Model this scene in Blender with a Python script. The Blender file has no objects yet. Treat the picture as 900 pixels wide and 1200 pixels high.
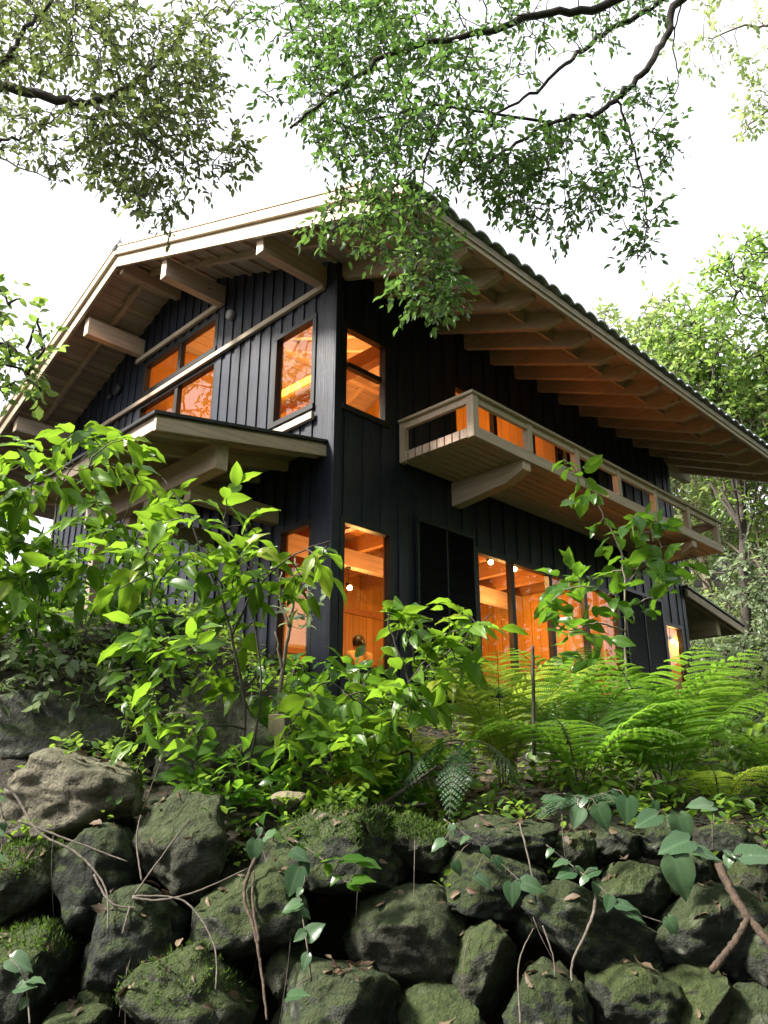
import bpy, math, random
import numpy as np
from mathutils import Vector, noise as mnoise
random.seed(7); RNG = np.random.default_rng(11)
rad = math.radians
S = bpy.context.scene
COL = S.collection

# ------------------------------------------------------------------ camera, world, sun, exposure
PITCH, YAW, FOC = rad(19.286), rad(44.827), 956.55
EYE = np.array([-6.182, -7.028, 1.6])
FH = np.array([math.cos(YAW), math.sin(YAW), 0.0])          # horizontal forward
RT = np.array([math.sin(YAW), -math.cos(YAW), 0.0])         # right
FW = np.array([math.cos(YAW)*math.cos(PITCH), math.sin(YAW)*math.cos(PITCH), math.sin(PITCH)])
UP = np.cross(RT, FW)
cam_d = bpy.data.cameras.new("camera"); cam = bpy.data.objects.new("camera", cam_d); COL.objects.link(cam)
cam_d.sensor_fit = 'VERTICAL'; cam_d.sensor_height = 36.0; cam_d.lens = 36.0*FOC/1200.0
cam_d.clip_start = 0.05; cam_d.clip_end = 2000
cam.location = EYE
cam.rotation_euler = Vector(FW).to_track_quat('-Z', 'Y').to_euler()
S.camera = cam

SUN_AZ, SUN_EL = rad(150), rad(44)      # azimuth measured from +X towards +Y: to the left, a little ahead
W = bpy.data.worlds.new("World"); S.world = W; W.use_nodes = True
nt = W.node_tree; nt.nodes.clear()
wo = nt.nodes.new('ShaderNodeOutputWorld'); bg = nt.nodes.new('ShaderNodeBackground')
sky = nt.nodes.new('ShaderNodeTexSky'); sky.sky_type = 'NISHITA'; sky.sun_disc = False
sky.sun_elevation = SUN_EL; sky.sun_rotation = rad(90)-SUN_AZ
sky.air_density = 1.0; sky.dust_density = 6.0; sky.ozone_density = 1.0
mx = nt.nodes.new('ShaderNodeMix'); mx.data_type = 'RGBA'
mx.inputs[0].default_value = 0.72
mx.inputs[7].default_value = (9.6, 9.6, 10.0, 1)            # thin even overcast
nt.links.new(sky.outputs[0], mx.inputs[6]); nt.links.new(mx.outputs[2], bg.inputs[0])
bg.inputs[1].default_value = 0.08
nt.links.new(bg.outputs[0], wo.inputs[0])
sl = bpy.data.lights.new("sun", 'SUN'); sl.energy = 5.0; sl.angle = rad(10); sl.color = (1.0, .93, .82)
so = bpy.data.objects.new("sun", sl); COL.objects.link(so)
sd = Vector((math.cos(SUN_AZ)*math.cos(SUN_EL), math.sin(SUN_AZ)*math.cos(SUN_EL), math.sin(SUN_EL)))
so.rotation_euler = (-sd).to_track_quat('-Z', 'Y').to_euler(); so.location = (0, 0, 30)
S.view_settings.view_transform = 'Standard'; S.view_settings.look = 'None'
S.view_settings.exposure = 1.48; S.view_settings.gamma = 1.0; S.view_settings.use_curve_mapping = False
cy = S.cycles
cy.use_denoising = True; cy.max_bounces = 8; cy.diffuse_bounces = 4; cy.glossy_bounces = 3
cy.transmission_bounces = 6; cy.transparent_max_bounces = 12; cy.sample_clamp_indirect = 6
cy.use_adaptive_sampling = True; cy.adaptive_threshold = 0.02
cy.caustics_reflective = False; cy.caustics_refractive = False

# ------------------------------------------------------------------ helpers
def ray(px, py):
    return FW + RT*((px-450)/FOC) - UP*((py-600)/FOC)
def at(px, py, v):
    """point seen at photo pixel (px, py) standing v metres ahead of the photographer"""
    d = ray(px, py); return EYE + d*(v/(d @ FH))
def uv_xy(u, v):
    return EYE[:2] + u*RT[:2] + v*FH[:2]
def smooth(x, a, b):
    t = np.clip((np.asarray(x, float)-a)/(b-a), 0, 1); return t*t*(3-2*t)

ORG = {}
def tag(o, label=None, cat=None, group=None, kind=None):
    if label: o["label"] = label
    if cat: o["category"] = cat
    if group: o["group"] = group
    if kind: o["kind"] = kind
    return o
def empty(name, loc, label, cat, group=None):
    o = bpy.data.objects.new(name, None); COL.objects.link(o); o.location = loc
    o.empty_display_size = .2
    ORG[o.name] = np.array(loc, float)
    return tag(o, label, cat, group)
def link_mesh(name, me, parent=None, org=None):
    o = bpy.data.objects.new(name, me); COL.objects.link(o)
    if parent is not None:
        ORG[o.name] = ORG[parent.name]; o.parent = parent
    else:
        ORG[o.name] = np.array(org if org is not None else (0, 0, 0), float); o.location = ORG[o.name]
    return o

class MB:
    def __init__(s): s.v = []; s.f = []; s.sm = []; s.n = 0
    def add(s, verts, faces, smooth=False):
        b = s.n; verts = np.asarray(verts, float).reshape(-1, 3); s.v.append(verts); s.n += len(verts)
        for f in faces: s.f.append([i+b for i in f]); s.sm.append(smooth)
    def box(s, x0, x1, y0, y1, z0, z1):
        s.add([(x0,y0,z0),(x1,y0,z0),(x1,y1,z0),(x0,y1,z0),(x0,y0,z1),(x1,y0,z1),(x1,y1,z1),(x0,y1,z1)],
              [(0,3,2,1),(4,5,6,7),(0,1,5,4),(1,2,6,5),(2,3,7,6),(3,0,4,7)])
    def hexa(s, p):     # 8 corners, bottom ring then top ring
        s.add(p, [(0,3,2,1),(4,5,6,7),(0,1,5,4),(1,2,6,5),(2,3,7,6),(3,0,4,7)])
    def wbox(s, ax, a0, a1, d0, d1, z0, z1, z0b=None, z1b=None):
        """box on a wall: a along the wall, d into the house; z may slope from a0 to a1"""
        z0b = z0 if z0b is None else z0b; z1b = z1 if z1b is None else z1b
        if ax == 'x': m = lambda a, d, z: (a, d, z)
        else: m = lambda a, d, z: (d, a, z)
        s.hexa([m(a0,d0,z0), m(a1,d0,z0b), m(a1,d1,z0b), m(a0,d1,z0), m(a0,d0,z1), m(a1,d0,z1b), m(a1,d1,z1b), m(a0,d1,z1)])
    def prism(s, poly, ext):
        poly = np.asarray(poly, float); n = len(poly); ext = np.asarray(ext, float)
        s.add(np.vstack([poly, poly+ext]), [list(range(n))[::-1], list(range(n, 2*n))] + [(i, (i+1) % n, n+(i+1) % n, n+i) for i in range(n)])
    def tube(s, pts, r, n=6, cap=True):
        pts = np.asarray(pts, float); m = len(pts); r = np.broadcast_to(np.asarray(r, float), (m,))
        t = np.gradient(pts, axis=0); t /= np.linalg.norm(t, axis=1)[:, None]+1e-9
        ref = np.array([0, 0, 1.]) if abs(t[0][2]) < .9 else np.array([1., 0, 0])
        vs = []
        a = np.arange(n)*2*math.pi/n
        for i in range(m):
            x = np.cross(t[i], ref); x /= np.linalg.norm(x)+1e-9; y = np.cross(t[i], x); ref = np.cross(x, t[i])
            ref = y if False else ref
            vs.append(pts[i] + r[i]*(np.cos(a)[:, None]*x + np.sin(a)[:, None]*y))
        fs = [(i*n+j, i*n+(j+1) % n, (i+1)*n+(j+1) % n, (i+1)*n+j) for i in range(m-1) for j in range(n)]
        if cap: fs += [tuple(range(n))[::-1], tuple(range((m-1)*n, m*n))]
        s.add(np.vstack(vs), fs, True)
    def sphere(s, c, r, n=10, m=6, sc=(1, 1, 1)):
        v = [(0, 0, -1)]
        for i in range(1, m):
            p = -math.pi/2+math.pi*i/m
            v += [(math.cos(p)*math.cos(2*math.pi*j/n), math.cos(p)*math.sin(2*math.pi*j/n), math.sin(p)) for j in range(n)]
        v.append((0, 0, 1)); k = len(v)-1
        f = [(0, 1+(j+1) % n, 1+j) for j in range(n)]
        for i in range(m-2): f += [(1+i*n+j, 1+i*n+(j+1) % n, 1+(i+1)*n+(j+1) % n, 1+(i+1)*n+j) for j in range(n)]
        f += [(k, 1+(m-2)*n+j, 1+(m-2)*n+(j+1) % n) for j in range(n)]
        s.add(np.array(v)*r*np.array(sc)+np.array(c), f, True)
    def build(s, name, mat, parent=None, org=None, bevel=0):
        if not s.v: return None
        o0 = ORG[parent.name] if parent is not None else np.array(org if org is not None else (0, 0, 0), float)
        me = bpy.data.meshes.new(name)
        me.from_pydata((np.vstack(s.v)-o0).tolist(), [], s.f)
        me.polygons.foreach_set('use_smooth', s.sm); me.materials.append(mat); me.update()
        o = link_mesh(name, me, parent, org)
        if bevel:
            m = o.modifiers.new("bevel", 'BEVEL'); m.width = bevel; m.segments = 1; m.limit_method = 'ANGLE'
        return o

# ------------------------------------------------------------------ materials
def mat(name):
    m = bpy.data.materials.new(name); m.use_nodes = True; m.node_tree.nodes.clear()
    N = m.node_tree.nodes; L = m.node_tree.links
    out = N.new('ShaderNodeOutputMaterial'); return m, N, L, out
def nd(N, typ, **kw):
    n = N.new(typ)
    for k, v in kw.items(): setattr(n, k, v)
    return n
def noise_n(N, L, vec, scale, detail=4, rough=.6):
    n = N.new('ShaderNodeTexNoise'); n.inputs['Scale'].default_value = scale
    n.inputs['Detail'].default_value = detail; n.inputs['Roughness'].default_value = rough
    if vec is not None: L.new(vec, n.inputs['Vector'])
    return n
def ramp(N, L, fac, stops):
    r = N.new('ShaderNodeValToRGB'); e = r.color_ramp.elements
    while len(e) < len(stops): e.new(.5)
    for i, (p, c) in enumerate(stops):
        e[i].position = p; e[i].color = (c, c, c, 1) if not isinstance(c, (tuple, list)) else (*c, 1)
    L.new(fac, r.inputs[0]); return r
def mixc(N, L, fac, a, b, mode='MIX'):
    m = N.new('ShaderNodeMix'); m.data_type = 'RGBA'; m.blend_type = mode
    for sock, x in ((m.inputs[0], fac), (m.inputs[6], a), (m.inputs[7], b)):
        if hasattr(x, 'is_output'): L.new(x, sock)
        elif isinstance(x, (int, float)): sock.default_value = x
        else: sock.default_value = (*x, 1)
    return m.outputs[2]
def bump(N, L, h, dist=.02, strength=.5):
    b = N.new('ShaderNodeBump'); b.inputs['Distance'].default_value = dist; b.inputs['Strength'].default_value = strength
    L.new(h, b.inputs['Height']); return b.outputs[0]

def wood(name, base, grain='y', dark=.62, rough=.6, knots=True, board=None, weather=0.0):
    m, N, L, out = mat(name)
    tc = N.new('ShaderNodeTexCoord'); mp = N.new('ShaderNodeMapping')
    sc = {'x': (.35, 9, 9), 'y': (9, .35, 9), 'z': (9, 9, .35)}[grain]
    mp.inputs['Scale'].default_value = sc; L.new(tc.outputs['Object'], mp.inputs[0])
    n1 = noise_n(N, L, mp.outputs[0], 3.0, 6, .65)
    n2 = noise_n(N, L, tc.outputs['Object'], 1.7, 3)
    b = np.array(base)
    c = ramp(N, L, n1.outputs[0], [(.25, tuple(b*dark)), (.5, tuple(b*.93)), (.75, tuple(np.minimum(b*1.15, .9)))])
    col = mixc(N, L, .35, c.outputs[0], ramp(N, L, n2.outputs[0], [(.3, .75), (.7, 1.0)]).outputs[0], 'MULTIPLY')
    if knots:
        vo = N.new('ShaderNodeTexVoronoi'); vo.inputs['Scale'].default_value = 1.0
        mp2 = N.new('ShaderNodeMapping'); mp2.inputs['Scale'].default_value = tuple(1.6 if abs(q) < 1 else 4.5 for q in sc)
        L.new(tc.outputs['Object'], mp2.inputs[0]); L.new(mp2.outputs[0], vo.inputs['Vector'])
        k = ramp(N, L, vo.outputs['Distance'], [(.035, 1.0), (.09, 0.0)])
        col = mixc(N, L, k.outputs[0], col, tuple(b*.33))
    if board:      # plank joints: axis across the boards, width
        ax, wdt = board
        sx = N.new('ShaderNodeSeparateXYZ'); L.new(tc.outputs['Object'], sx.inputs[0])
        mu = nd(N, 'ShaderNodeMath', operation='DIVIDE'); L.new(sx.outputs['xyz'.index(ax)], mu.inputs[0]); mu.inputs[1].default_value = wdt
        fr = nd(N, 'ShaderNodeMath', operation='FRACT'); L.new(mu.outputs[0], fr.inputs[0])
        g = ramp(N, L, fr.outputs[0], [(0, .25), (.03, .25), (.055, 1)])
        fl = nd(N, 'ShaderNodeMath', operation='FLOOR'); L.new(mu.outputs[0], fl.inputs[0])
        wn = N.new('ShaderNodeTexWhiteNoise'); wn.noise_dimensions = '1D'; L.new(fl.outputs[0], wn.inputs['W'])
        tone = ramp(N, L, wn.outputs[0], [(0, .72), (1, 1.1)])
        col = mixc(N, L, 1.0, col, tone.outputs[0], 'MULTIPLY')
        col = mixc(N, L, 1.0, col, g.outputs[0], 'MULTIPLY')
    if weather:
        n3 = noise_n(N, L, tc.outputs['Object'], 2.3, 5, .7)
        w = ramp(N, L, n3.outputs[0], [(.42, 0.0), (.68, weather)])
        col = mixc(N, L, w.outputs[0], col, (.20, .185, .165))
    p = N.new('ShaderNodeBsdfPrincipled'); L.new(col, p.inputs['Base Color']); p.inputs['Roughness'].default_value = rough
    L.new(bump(N, L, n1.outputs[0], .004, .5), p.inputs['Normal']); L.new(p.outputs[0], out.inputs[0])
    return m
CED = (.74, .565, .43)
M = {}
for ax in 'xyz':
    M['wood_'+ax] = wood('cedar_'+ax, CED, ax, weather=.10)
M['wood_pale'] = wood('pale_fresh_cedar', (.66, .53, .38), 'y', .75, weather=.25)
M['soffit'] = wood('soffit_boards', (.70, .55, .455), 'x', .7, board=('y', .17), knots=False)
M['deck'] = wood('deck_boards', (.70, .51, .39), 'x', .6, knots=True)
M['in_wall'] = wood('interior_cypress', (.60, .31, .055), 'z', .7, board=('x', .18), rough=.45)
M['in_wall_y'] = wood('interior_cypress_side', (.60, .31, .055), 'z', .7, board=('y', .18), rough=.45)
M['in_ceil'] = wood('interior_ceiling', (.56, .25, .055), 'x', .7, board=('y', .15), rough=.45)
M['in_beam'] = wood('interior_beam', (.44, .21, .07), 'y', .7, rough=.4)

def charred():
    m, N, L, out = mat('charred_cedar_boards')
    tc = N.new('ShaderNodeTexCoord'); mp = N.new('ShaderNodeMapping'); mp.inputs['Scale'].default_value = (16, 16, .8)
    L.new(tc.outputs['Object'], mp.inputs[0])
    n1 = noise_n(N, L, mp.outputs[0], 2.5, 6, .7); n2 = noise_n(N, L, tc.outputs['Object'], 1.3, 5, .65)
    c = ramp(N, L, n1.outputs[0], [(.3, (.0065, .009, .018)), (.55, (.017, .022, .038)), (.8, (.050, .060, .088))])
    col = mixc(N, L, .6, c.outputs[0], ramp(N, L, n2.outputs[0], [(.3, .4), (.7, 1.7)]).outputs[0], 'MULTIPLY')
    # flecks of bare silvery wood where the char has flaked off
    n3 = noise_n(N, L, tc.outputs['Object'], 38, 2, .5)
    k = ramp(N, L, n3.outputs[0], [(.77, 0.0), (.80, .7)])
    col = mixc(N, L, k.outputs[0], col, (.16, .15, .14))
    p = N.new('ShaderNodeBsdfPrincipled'); L.new(col, p.inputs['Base Color'])
    L.new(ramp(N, L, n1.outputs[0], [(.3, .52), (.7, .34)]).outputs[0], p.inputs['Roughness'])
    p.inputs['Specular IOR Level'].default_value = .45
    L.new(bump(N, L, n1.outputs[0], .006, .7), p.inputs['Normal']); L.new(p.outputs[0], out.inputs[0]); return m
M['char'] = charred()
def plain(name, col, rough=.5, metal=0, spec=.5, nscale=None, namp=.3):
    m, N, L, out = mat(name)
    p = N.new('ShaderNodeBsdfPrincipled'); p.inputs['Roughness'].default_value = rough; p.inputs['Metallic'].default_value = metal
    p.inputs['Specular IOR Level'].default_value = spec
    p.inputs['Base Color'].default_value = (*col, 1)
    if nscale:
        tc = N.new('ShaderNodeTexCoord'); n = noise_n(N, L, tc.outputs['Object'], nscale, 5)
        c = mixc(N, L, 1.0, col, ramp(N, L, n.outputs[0], [(.3, 1-namp), (.7, 1+namp)]).outputs[0], 'MULTIPLY')
        L.new(c, p.inputs['Base Color']); L.new(bump(N, L, n.outputs[0], .01, .3), p.inputs['Normal'])
    L.new(p.outputs[0], out.inputs[0]); return m
M['frame'] = plain('window_frame_black', (.018, .017, .018), .4)
M['shutter'] = plain('shutter_black', (.012, .013, .017), .38)
M['tile'] = plain('roof_tile_grey', (.55, .58, .63), .5, nscale=6)
M['tin'] = plain('porch_roof_metal', (.045, .045, .052), .35, .3, nscale=4)
M['vent'] = plain('vent_cap', (.42, .42, .40), .5)
M['vent_dark'] = plain('vent_cap_black', (.02, .02, .022), .5)
M['concrete'] = plain('foundation_concrete', (.05, .05, .05), .9, nscale=5)
M['metal_blue'] = plain('bracket_metal', (.22, .30, .40), .45, .4)
M['skin'] = plain('skin', (.45, .26, .17), .55)
M['hair'] = plain('hair', (.012, .009, .008), .5)
M['shirt'] = plain('shirt', (.62, .47, .22), .85, nscale=9, namp=.15)
M['trouser'] = plain('trousers', (.04, .05, .09), .9)
M['plaster'] = plain('plaster', (.62, .52, .36), .9, nscale=3, namp=.08)
def glass():
    m, N, L, out = mat('window_glass')
    lw = N.new('ShaderNodeLayerWeight'); lw.inputs[0].default_value = .5
    pw = nd(N, 'ShaderNodeMath', operation='POWER'); L.new(lw.outputs['Facing'], pw.inputs[0]); pw.inputs[1].default_value = 4.0
    fr = nd(N, 'ShaderNodeMath', operation='MULTIPLY_ADD'); L.new(pw.outputs[0], fr.inputs[0]); fr.inputs[1].default_value = .8; fr.inputs[2].default_value = .034
    tr = N.new('ShaderNodeBsdfTransparent'); tr.inputs[0].default_value = (.93, .94, .93, 1)
    gl = N.new('ShaderNodeBsdfGlossy'); gl.inputs['Roughness'].default_value = 0.0
    ad = N.new('ShaderNodeMixShader'); L.new(fr.outputs[0], ad.inputs[0]); L.new(tr.outputs[0], ad.inputs[1]); L.new(gl.outputs[0], ad.inputs[2])
    L.new(ad.outputs[0], out.inputs[0]); return m
M['glass'] = glass()
def emit(name, col, s):
    m, N, L, out = mat(name); e = N.new('ShaderNodeEmission'); e.inputs[0].default_value = (*col, 1); e.inputs[1].default_value = s
    L.new(e.outputs[0], out.inputs[0]); return m
M['bulb'] = emit('lit_bulb', (1, .72, .36), 14)
M['strip'] = emit('beam_edge_glow', (1, .47, .03), 3.2)

def leafmat(name, lo, hi, trans, gloss=.35, tw=.45, vein=.6, old=None):
    """leaf: colour varies from leaf to leaf (attribute 'lf': along, across, random)"""
    m, N, L, out = mat(name)
    at_ = N.new('ShaderNodeAttribute'); at_.attribute_name = 'lf'
    sx = N.new('ShaderNodeSeparateXYZ'); L.new(at_.outputs['Vector'], sx.inputs[0])
    stops = [(0, lo), (1, hi)]
    if old is not None: stops = [(0, lo), (.93, hi), (.96, old)]
    c = ramp(N, L, sx.outputs[2], stops).outputs[0]
    if vein:
        ab = nd(N, 'ShaderNodeMath', operation='ABSOLUTE'); L.new(sx.outputs[1], ab.inputs[0])
        mid = ramp(N, L, ab.outputs[0], [(.0, 1.0), (.09, 0.0)])
        m2 = nd(N, 'ShaderNodeMath', operation='MULTIPLY_ADD'); L.new(ab.outputs[0], m2.inputs[0]); m2.inputs[1].default_value = -.45; L.new(sx.outputs[0], m2.inputs[2])
        m3 = nd(N, 'ShaderNodeMath', operation='MULTIPLY'); L.new(m2.outputs[0], m3.inputs[0]); m3.inputs[1].default_value = 46
        sn = nd(N, 'ShaderNodeMath', operation='SINE'); L.new(m3.outputs[0], sn.inputs[0])
        side = ramp(N, L, sn.outputs[0], [(.78, 0.0), (1.0, .55)])
        ve = nd(N, 'ShaderNodeMath', operation='MAXIMUM'); L.new(mid.outputs[0], ve.inputs[0]); L.new(side.outputs[0], ve.inputs[1])
        vs = nd(N, 'ShaderNodeMath', operation='MULTIPLY'); L.new(ve.outputs[0], vs.inputs[0]); vs.inputs[1].default_value = vein
        c = mixc(N, L, vs.outputs[0], c, tuple(min(1, q*1.7+.02) for q in hi))
    d = N.new('ShaderNodeBsdfPrincipled'); L.new(c, d.inputs['Base Color']); d.inputs['Roughness'].default_value = gloss
    d.inputs['Specular IOR Level'].default_value = .4
    t = N.new('ShaderNodeBsdfTranslucent')
    tcx = mixc(N, L, sx.outputs[2], tuple(q*.7 for q in trans), tuple(min(1, q*1.15) for q in trans)); L.new(tcx, t.inputs[0])
    mxs = N.new('ShaderNodeMixShader'); mxs.inputs[0].default_value = tw
    L.new(d.outputs[0], mxs.inputs[1]); L.new(t.outputs[0], mxs.inputs[2]); L.new(mxs.outputs[0], out.inputs[0]); return m
M['lf_oak'] = leafmat('evergreen_leaf', (.026, .060, .020), (.058, .115, .030), (.16, .31, .06), .3, .44, 0)
M['lf_oakl'] = leafmat('olive_leaf', (.032, .054, .020), (.072, .098, .034), (.22, .30, .08), .4, .46, 0)
M['lf_pale'] = leafmat('pale_leaf', (.11, .17, .06), (.19, .26, .09), (.42, .55, .17), .4, .5, 0)
M['lf_lime'] = leafmat('lime_leaf', (.080, .16, .030), (.13, .225, .042), (.34, .52, .10), .4, .5, 0)
M['lf_grey'] = leafmat('greyish_leaf', (.12, .17, .10), (.23, .29, .18), (.38, .50, .24), .4, .4, 0)
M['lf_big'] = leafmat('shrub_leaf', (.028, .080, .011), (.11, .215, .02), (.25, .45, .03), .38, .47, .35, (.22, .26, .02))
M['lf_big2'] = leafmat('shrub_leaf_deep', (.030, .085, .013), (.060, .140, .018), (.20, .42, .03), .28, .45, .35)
M['lf_fern'] = leafmat('fern_green', (.045, .12, .014), (.085, .19, .02), (.24, .46, .04), .4, .5, 0)
M['lf_fern_y'] = leafmat('fern_yellow', (.085, .155, .018), (.17, .22, .028), (.40, .54, .06), .45, .5, 0, (.24, .12, .03))
M['lf_fern_d'] = leafmat('fern_bluegreen', (.025, .065, .03), (.05, .11, .05), (.06, .14, .06), .6, .3, 0)
M['lf_ivy'] = leafmat('creeper_leaf', (.028, .068, .028), (.070, .125, .062), (.10, .22, .07), .26, .28, .3)
M['lf_ground'] = leafmat('undergrowth_leaf', (.03, .085, .014), (.10, .18, .025), (.26, .42, .05), .4, .45, 0)
M['lf_dead'] = leafmat('dead_leaf', (.035, .024, .015), (.15, .105, .065), (.08, .05, .03), .6, .15, .2)
M['moss'] = leafmat('moss', (.03, .065, .010), (.085, .14, .02), (.12, .22, .03), .7, .4, 0)
def bark(name, a, b, sc=14):
    m, N, L, out = mat(name); tc = N.new('ShaderNodeTexCoord'); n = noise_n(N, L, tc.outputs['Object'], sc, 6, .7)
    c = ramp(N, L, n.outputs[0], [(.3, a), (.7, b)]); p = N.new('ShaderNodeBsdfPrincipled'); L.new(c.outputs[0], p.inputs['Base Color'])
    p.inputs['Roughness'].default_value = .85; L.new(bump(N, L, n.outputs[0], .02, .6), p.inputs['Normal']); L.new(p.outputs[0], out.inputs[0]); return m
M['bark'] = bark('dark_bark', (.025, .020, .017), (.075, .062, .052))
M['bark_pale'] = bark('pale_bark', (.12, .095, .075), (.28, .23, .18))
M['bark_red'] = bark('root_bark', (.016, .011, .008), (.10, .066, .042), 34)
M['stem_g'] = bark('green_stem', (.05, .05, .022), (.10, .10, .04), 20)
M['twig'] = bark('dry_twig', (.05, .042, .035), (.15, .125, .10), 30)

def rock(name, base, moss_amt, moss_lo=.45, tint=1.0, pale=.5):
    m, N, L, out = mat(name)
    tc = N.new('ShaderNodeTexCoord'); V = tc.outputs['Object']
    oi = N.new('ShaderNodeObjectInfo'); va = N.new('ShaderNodeVectorMath'); va.operation = 'ADD'
    vm = nd(N, 'ShaderNodeMath', operation='MULTIPLY'); L.new(oi.outputs['Random'], vm.inputs[0]); vm.inputs[1].default_value = 40
    L.new(V, va.inputs[0]); L.new(vm.outputs[0], va.inputs[1]); V = va.outputs[0]
    n1 = noise_n(N, L, V, 3.2, 8, .68); n2 = noise_n(N, L, V, 22, 6, .7); n3 = noise_n(N, L, V, 6, 5, .6); n4 = noise_n(N, L, V, 60, 3, .6)
    b = np.array(base)*tint
    c = ramp(N, L, n1.outputs[0], [(.28, tuple(b*.38)), (.5, tuple(b)), (.72, tuple(b*1.7))]).outputs[0]
    c = mixc(N, L, .8, c, ramp(N, L, n2.outputs[0], [(.3, .42), (.7, 1.45)]).outputs[0], 'MULTIPLY')
    c = mixc(N, L, 1.0, c, ramp(N, L, oi.outputs['Random'], [(0, (.62, .68, .62)), (.5, (1.0, 1.0, 1.0)), (1, (1.65, 1.5, 1.3))]).outputs[0], 'MULTIPLY')
    vo = N.new('ShaderNodeTexVoronoi'); vo.inputs['Scale'].default_value = 13; L.new(V, vo.inputs['Vector'])
    li = nd(N, 'ShaderNodeMath', operation='MULTIPLY'); L.new(ramp(N, L, vo.outputs['Distance'], [(.18, 1.0), (.42, 0.0)]).outputs[0], li.inputs[0])
    L.new(ramp(N, L, n3.outputs[0], [(.5, 0.0), (.62, pale)]).outputs[0], li.inputs[1])
    c = mixc(N, L, li.outputs[0], c, (.25, .26, .21))              # lichen
    ge = N.new('ShaderNodeNewGeometry'); sx = N.new('ShaderNodeSeparateXYZ'); L.new(ge.outputs['Normal'], sx.inputs[0])
    ma = nd(N, 'ShaderNodeMath', operation='MULTIPLY_ADD'); L.new(n3.outputs[0], ma.inputs[0]); ma.inputs[1].default_value = 1.5
    L.new(sx.outputs[2], ma.inputs[2])
    mo = ramp(N, L, ma.outputs[0], [(min(.99, moss_lo+.55), 0.0), (min(1, moss_lo+.95), moss_amt)])
    mc = ramp(N, L, n2.outputs[0], [(.3, (.022, .042, .010)), (.7, (.070, .100, .020))])
    c = mixc(N, L, mo.outputs[0], c, mc.outputs[0])
    p = N.new('ShaderNodeBsdfPrincipled'); L.new(c, p.inputs['Base Color']); p.inputs['Roughness'].default_value = .82
    p.inputs['Specular IOR Level'].default_value = .3
    h = nd(N, 'ShaderNodeMath', operation='MULTIPLY_ADD'); L.new(n4.outputs[0], h.inputs[0]); h.inputs[1].default_value = .3; L.new(n2.outputs[0], h.inputs[2])
    L.new(bump(N, L, h.outputs[0], .06, 1.0), p.inputs['Normal']); L.new(p.outputs[0], out.inputs[0]); return m
M['rock'] = rock('boulder_dark', (.036, .042, .034), .55, .60, pale=.75)
M['rock_g'] = rock('boulder_mossy', (.036, .043, .032), .75, .42, pale=.7)
M['rock_p'] = rock('boulder_pale', (.20, .185, .135), .25, .9, pale=.3)
M['rock_o'] = rock('outcrop_grey', (.075, .08, .07), .5, .6, pale=.9)
M['rock_b'] = rock('rock_beige', (.42, .35, .25), .1, .9, pale=.1)
M['rock_r'] = rock('rock_brown', (.20, .115, .075), .1, .9, pale=.1)
def soil():
    m, N, L, out = mat('forest_soil'); tc = N.new('ShaderNodeTexCoord')
    n = noise_n(N, L, tc.outputs['Object'], 2.2, 8, .7); n2 = noise_n(N, L, tc.outputs['Object'], 30, 4, .6)
    c = ramp(N, L, n.outputs[0], [(.3, (.008, .007, .005)), (.55, (.024, .020, .013)), (.72, (.03, .045, .014))]).outputs[0]
    c = mixc(N, L, .8, c, ramp(N, L, n2.outputs[0], [(.3, .45), (.7, 1.4)]).outputs[0], 'MULTIPLY')
    p = N.new('ShaderNodeBsdfPrincipled'); L.new(c, p.inputs['Base Color']); p.inputs['Roughness'].default_value = .95
    L.new(bump(N, L, n2.outputs[0], .04, .8), p.inputs['Normal']); L.new(p.outputs[0], out.inputs[0]); return m
M['soil'] = soil()

# ------------------------------------------------------------------ ground
HX1, HY1 = 9.35, 8.2
def Hxy(x, y):
    x = np.asarray(x, float); y = np.asarray(y, float)
    dx, dy = x-EYE[0], y-EYE[1]
    u = dx*RT[0]+dy*RT[1]; v = dx*FH[0]+dy*FH[1]
    z = 0.32*smooth(v, 2.6, 3.7) + 1.08*smooth(v, 3.78, 4.12) + 1.05*np.clip((v-4.1)/5.0, 0, 1)**.9
    z = z + 1.0*smooth(-u, .5, 2.0)*smooth(v, 4.3, 6.2)
    z = z - .75*smooth(u, 1.2, 4.0)*smooth(v, 5.0, 9.0)*(1-smooth(v, 15, 22))
    z = z + 13*smooth(v, 15, 46)*smooth(u, -6, 8) + 5*smooth(v, 30, 120)
    z = z + 1.2*smooth(-u, 4, 14)*smooth(v, 2, 12)
    z = z + (.05*np.sin(2.1*x+1.3*y)+.04*np.sin(3.7*y-1.9*x+1))*smooth(v, 4, 5)
    ins = smooth(x, -.5, .1)*smooth(y, -.5, .1)*(1-smooth(x, HX1-.1, HX1+.5))*(1-smooth(y, HY1-.1, HY1+.5))
    return z*(1-ins)+np.minimum(z, 2.35)*ins
us = np.unique(np.concatenate([np.linspace(-9, 9, 121), np.linspace(-40, 40, 61), np.linspace(-400, 400, 21)]))
vs_ = np.unique(np.concatenate([np.linspace(-3, 3, 13), np.linspace(3, 12, 91), np.linspace(12, 60, 61), np.linspace(-400, 500, 24)]))
U_, V_ = np.meshgrid(us, vs_)
gx = EYE[0]+U_*RT[0]+V_*FH[0]; gy = EYE[1]+U_*RT[1]+V_*FH[1]; gz = Hxy(gx, gy)
nu = len(us); gm = MB()
gm.add(np.stack([gx, gy, gz], -1).reshape(-1, 3), [(j*nu+i, j*nu+i+1, (j+1)*nu+i+1, (j+1)*nu+i) for j in range(len(vs_)-1) for i in range(nu-1)], True)
tag(gm.build('ground', M['soil']), 'dark sloping forest ground beneath the house and plants', 'ground', kind='structure')
def gat(px, v):
    """ground point below photo column px at distance v"""
    p = at(px, 600, v); return np.array([p[0], p[1], float(Hxy(p[0], p[1]))])

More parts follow.
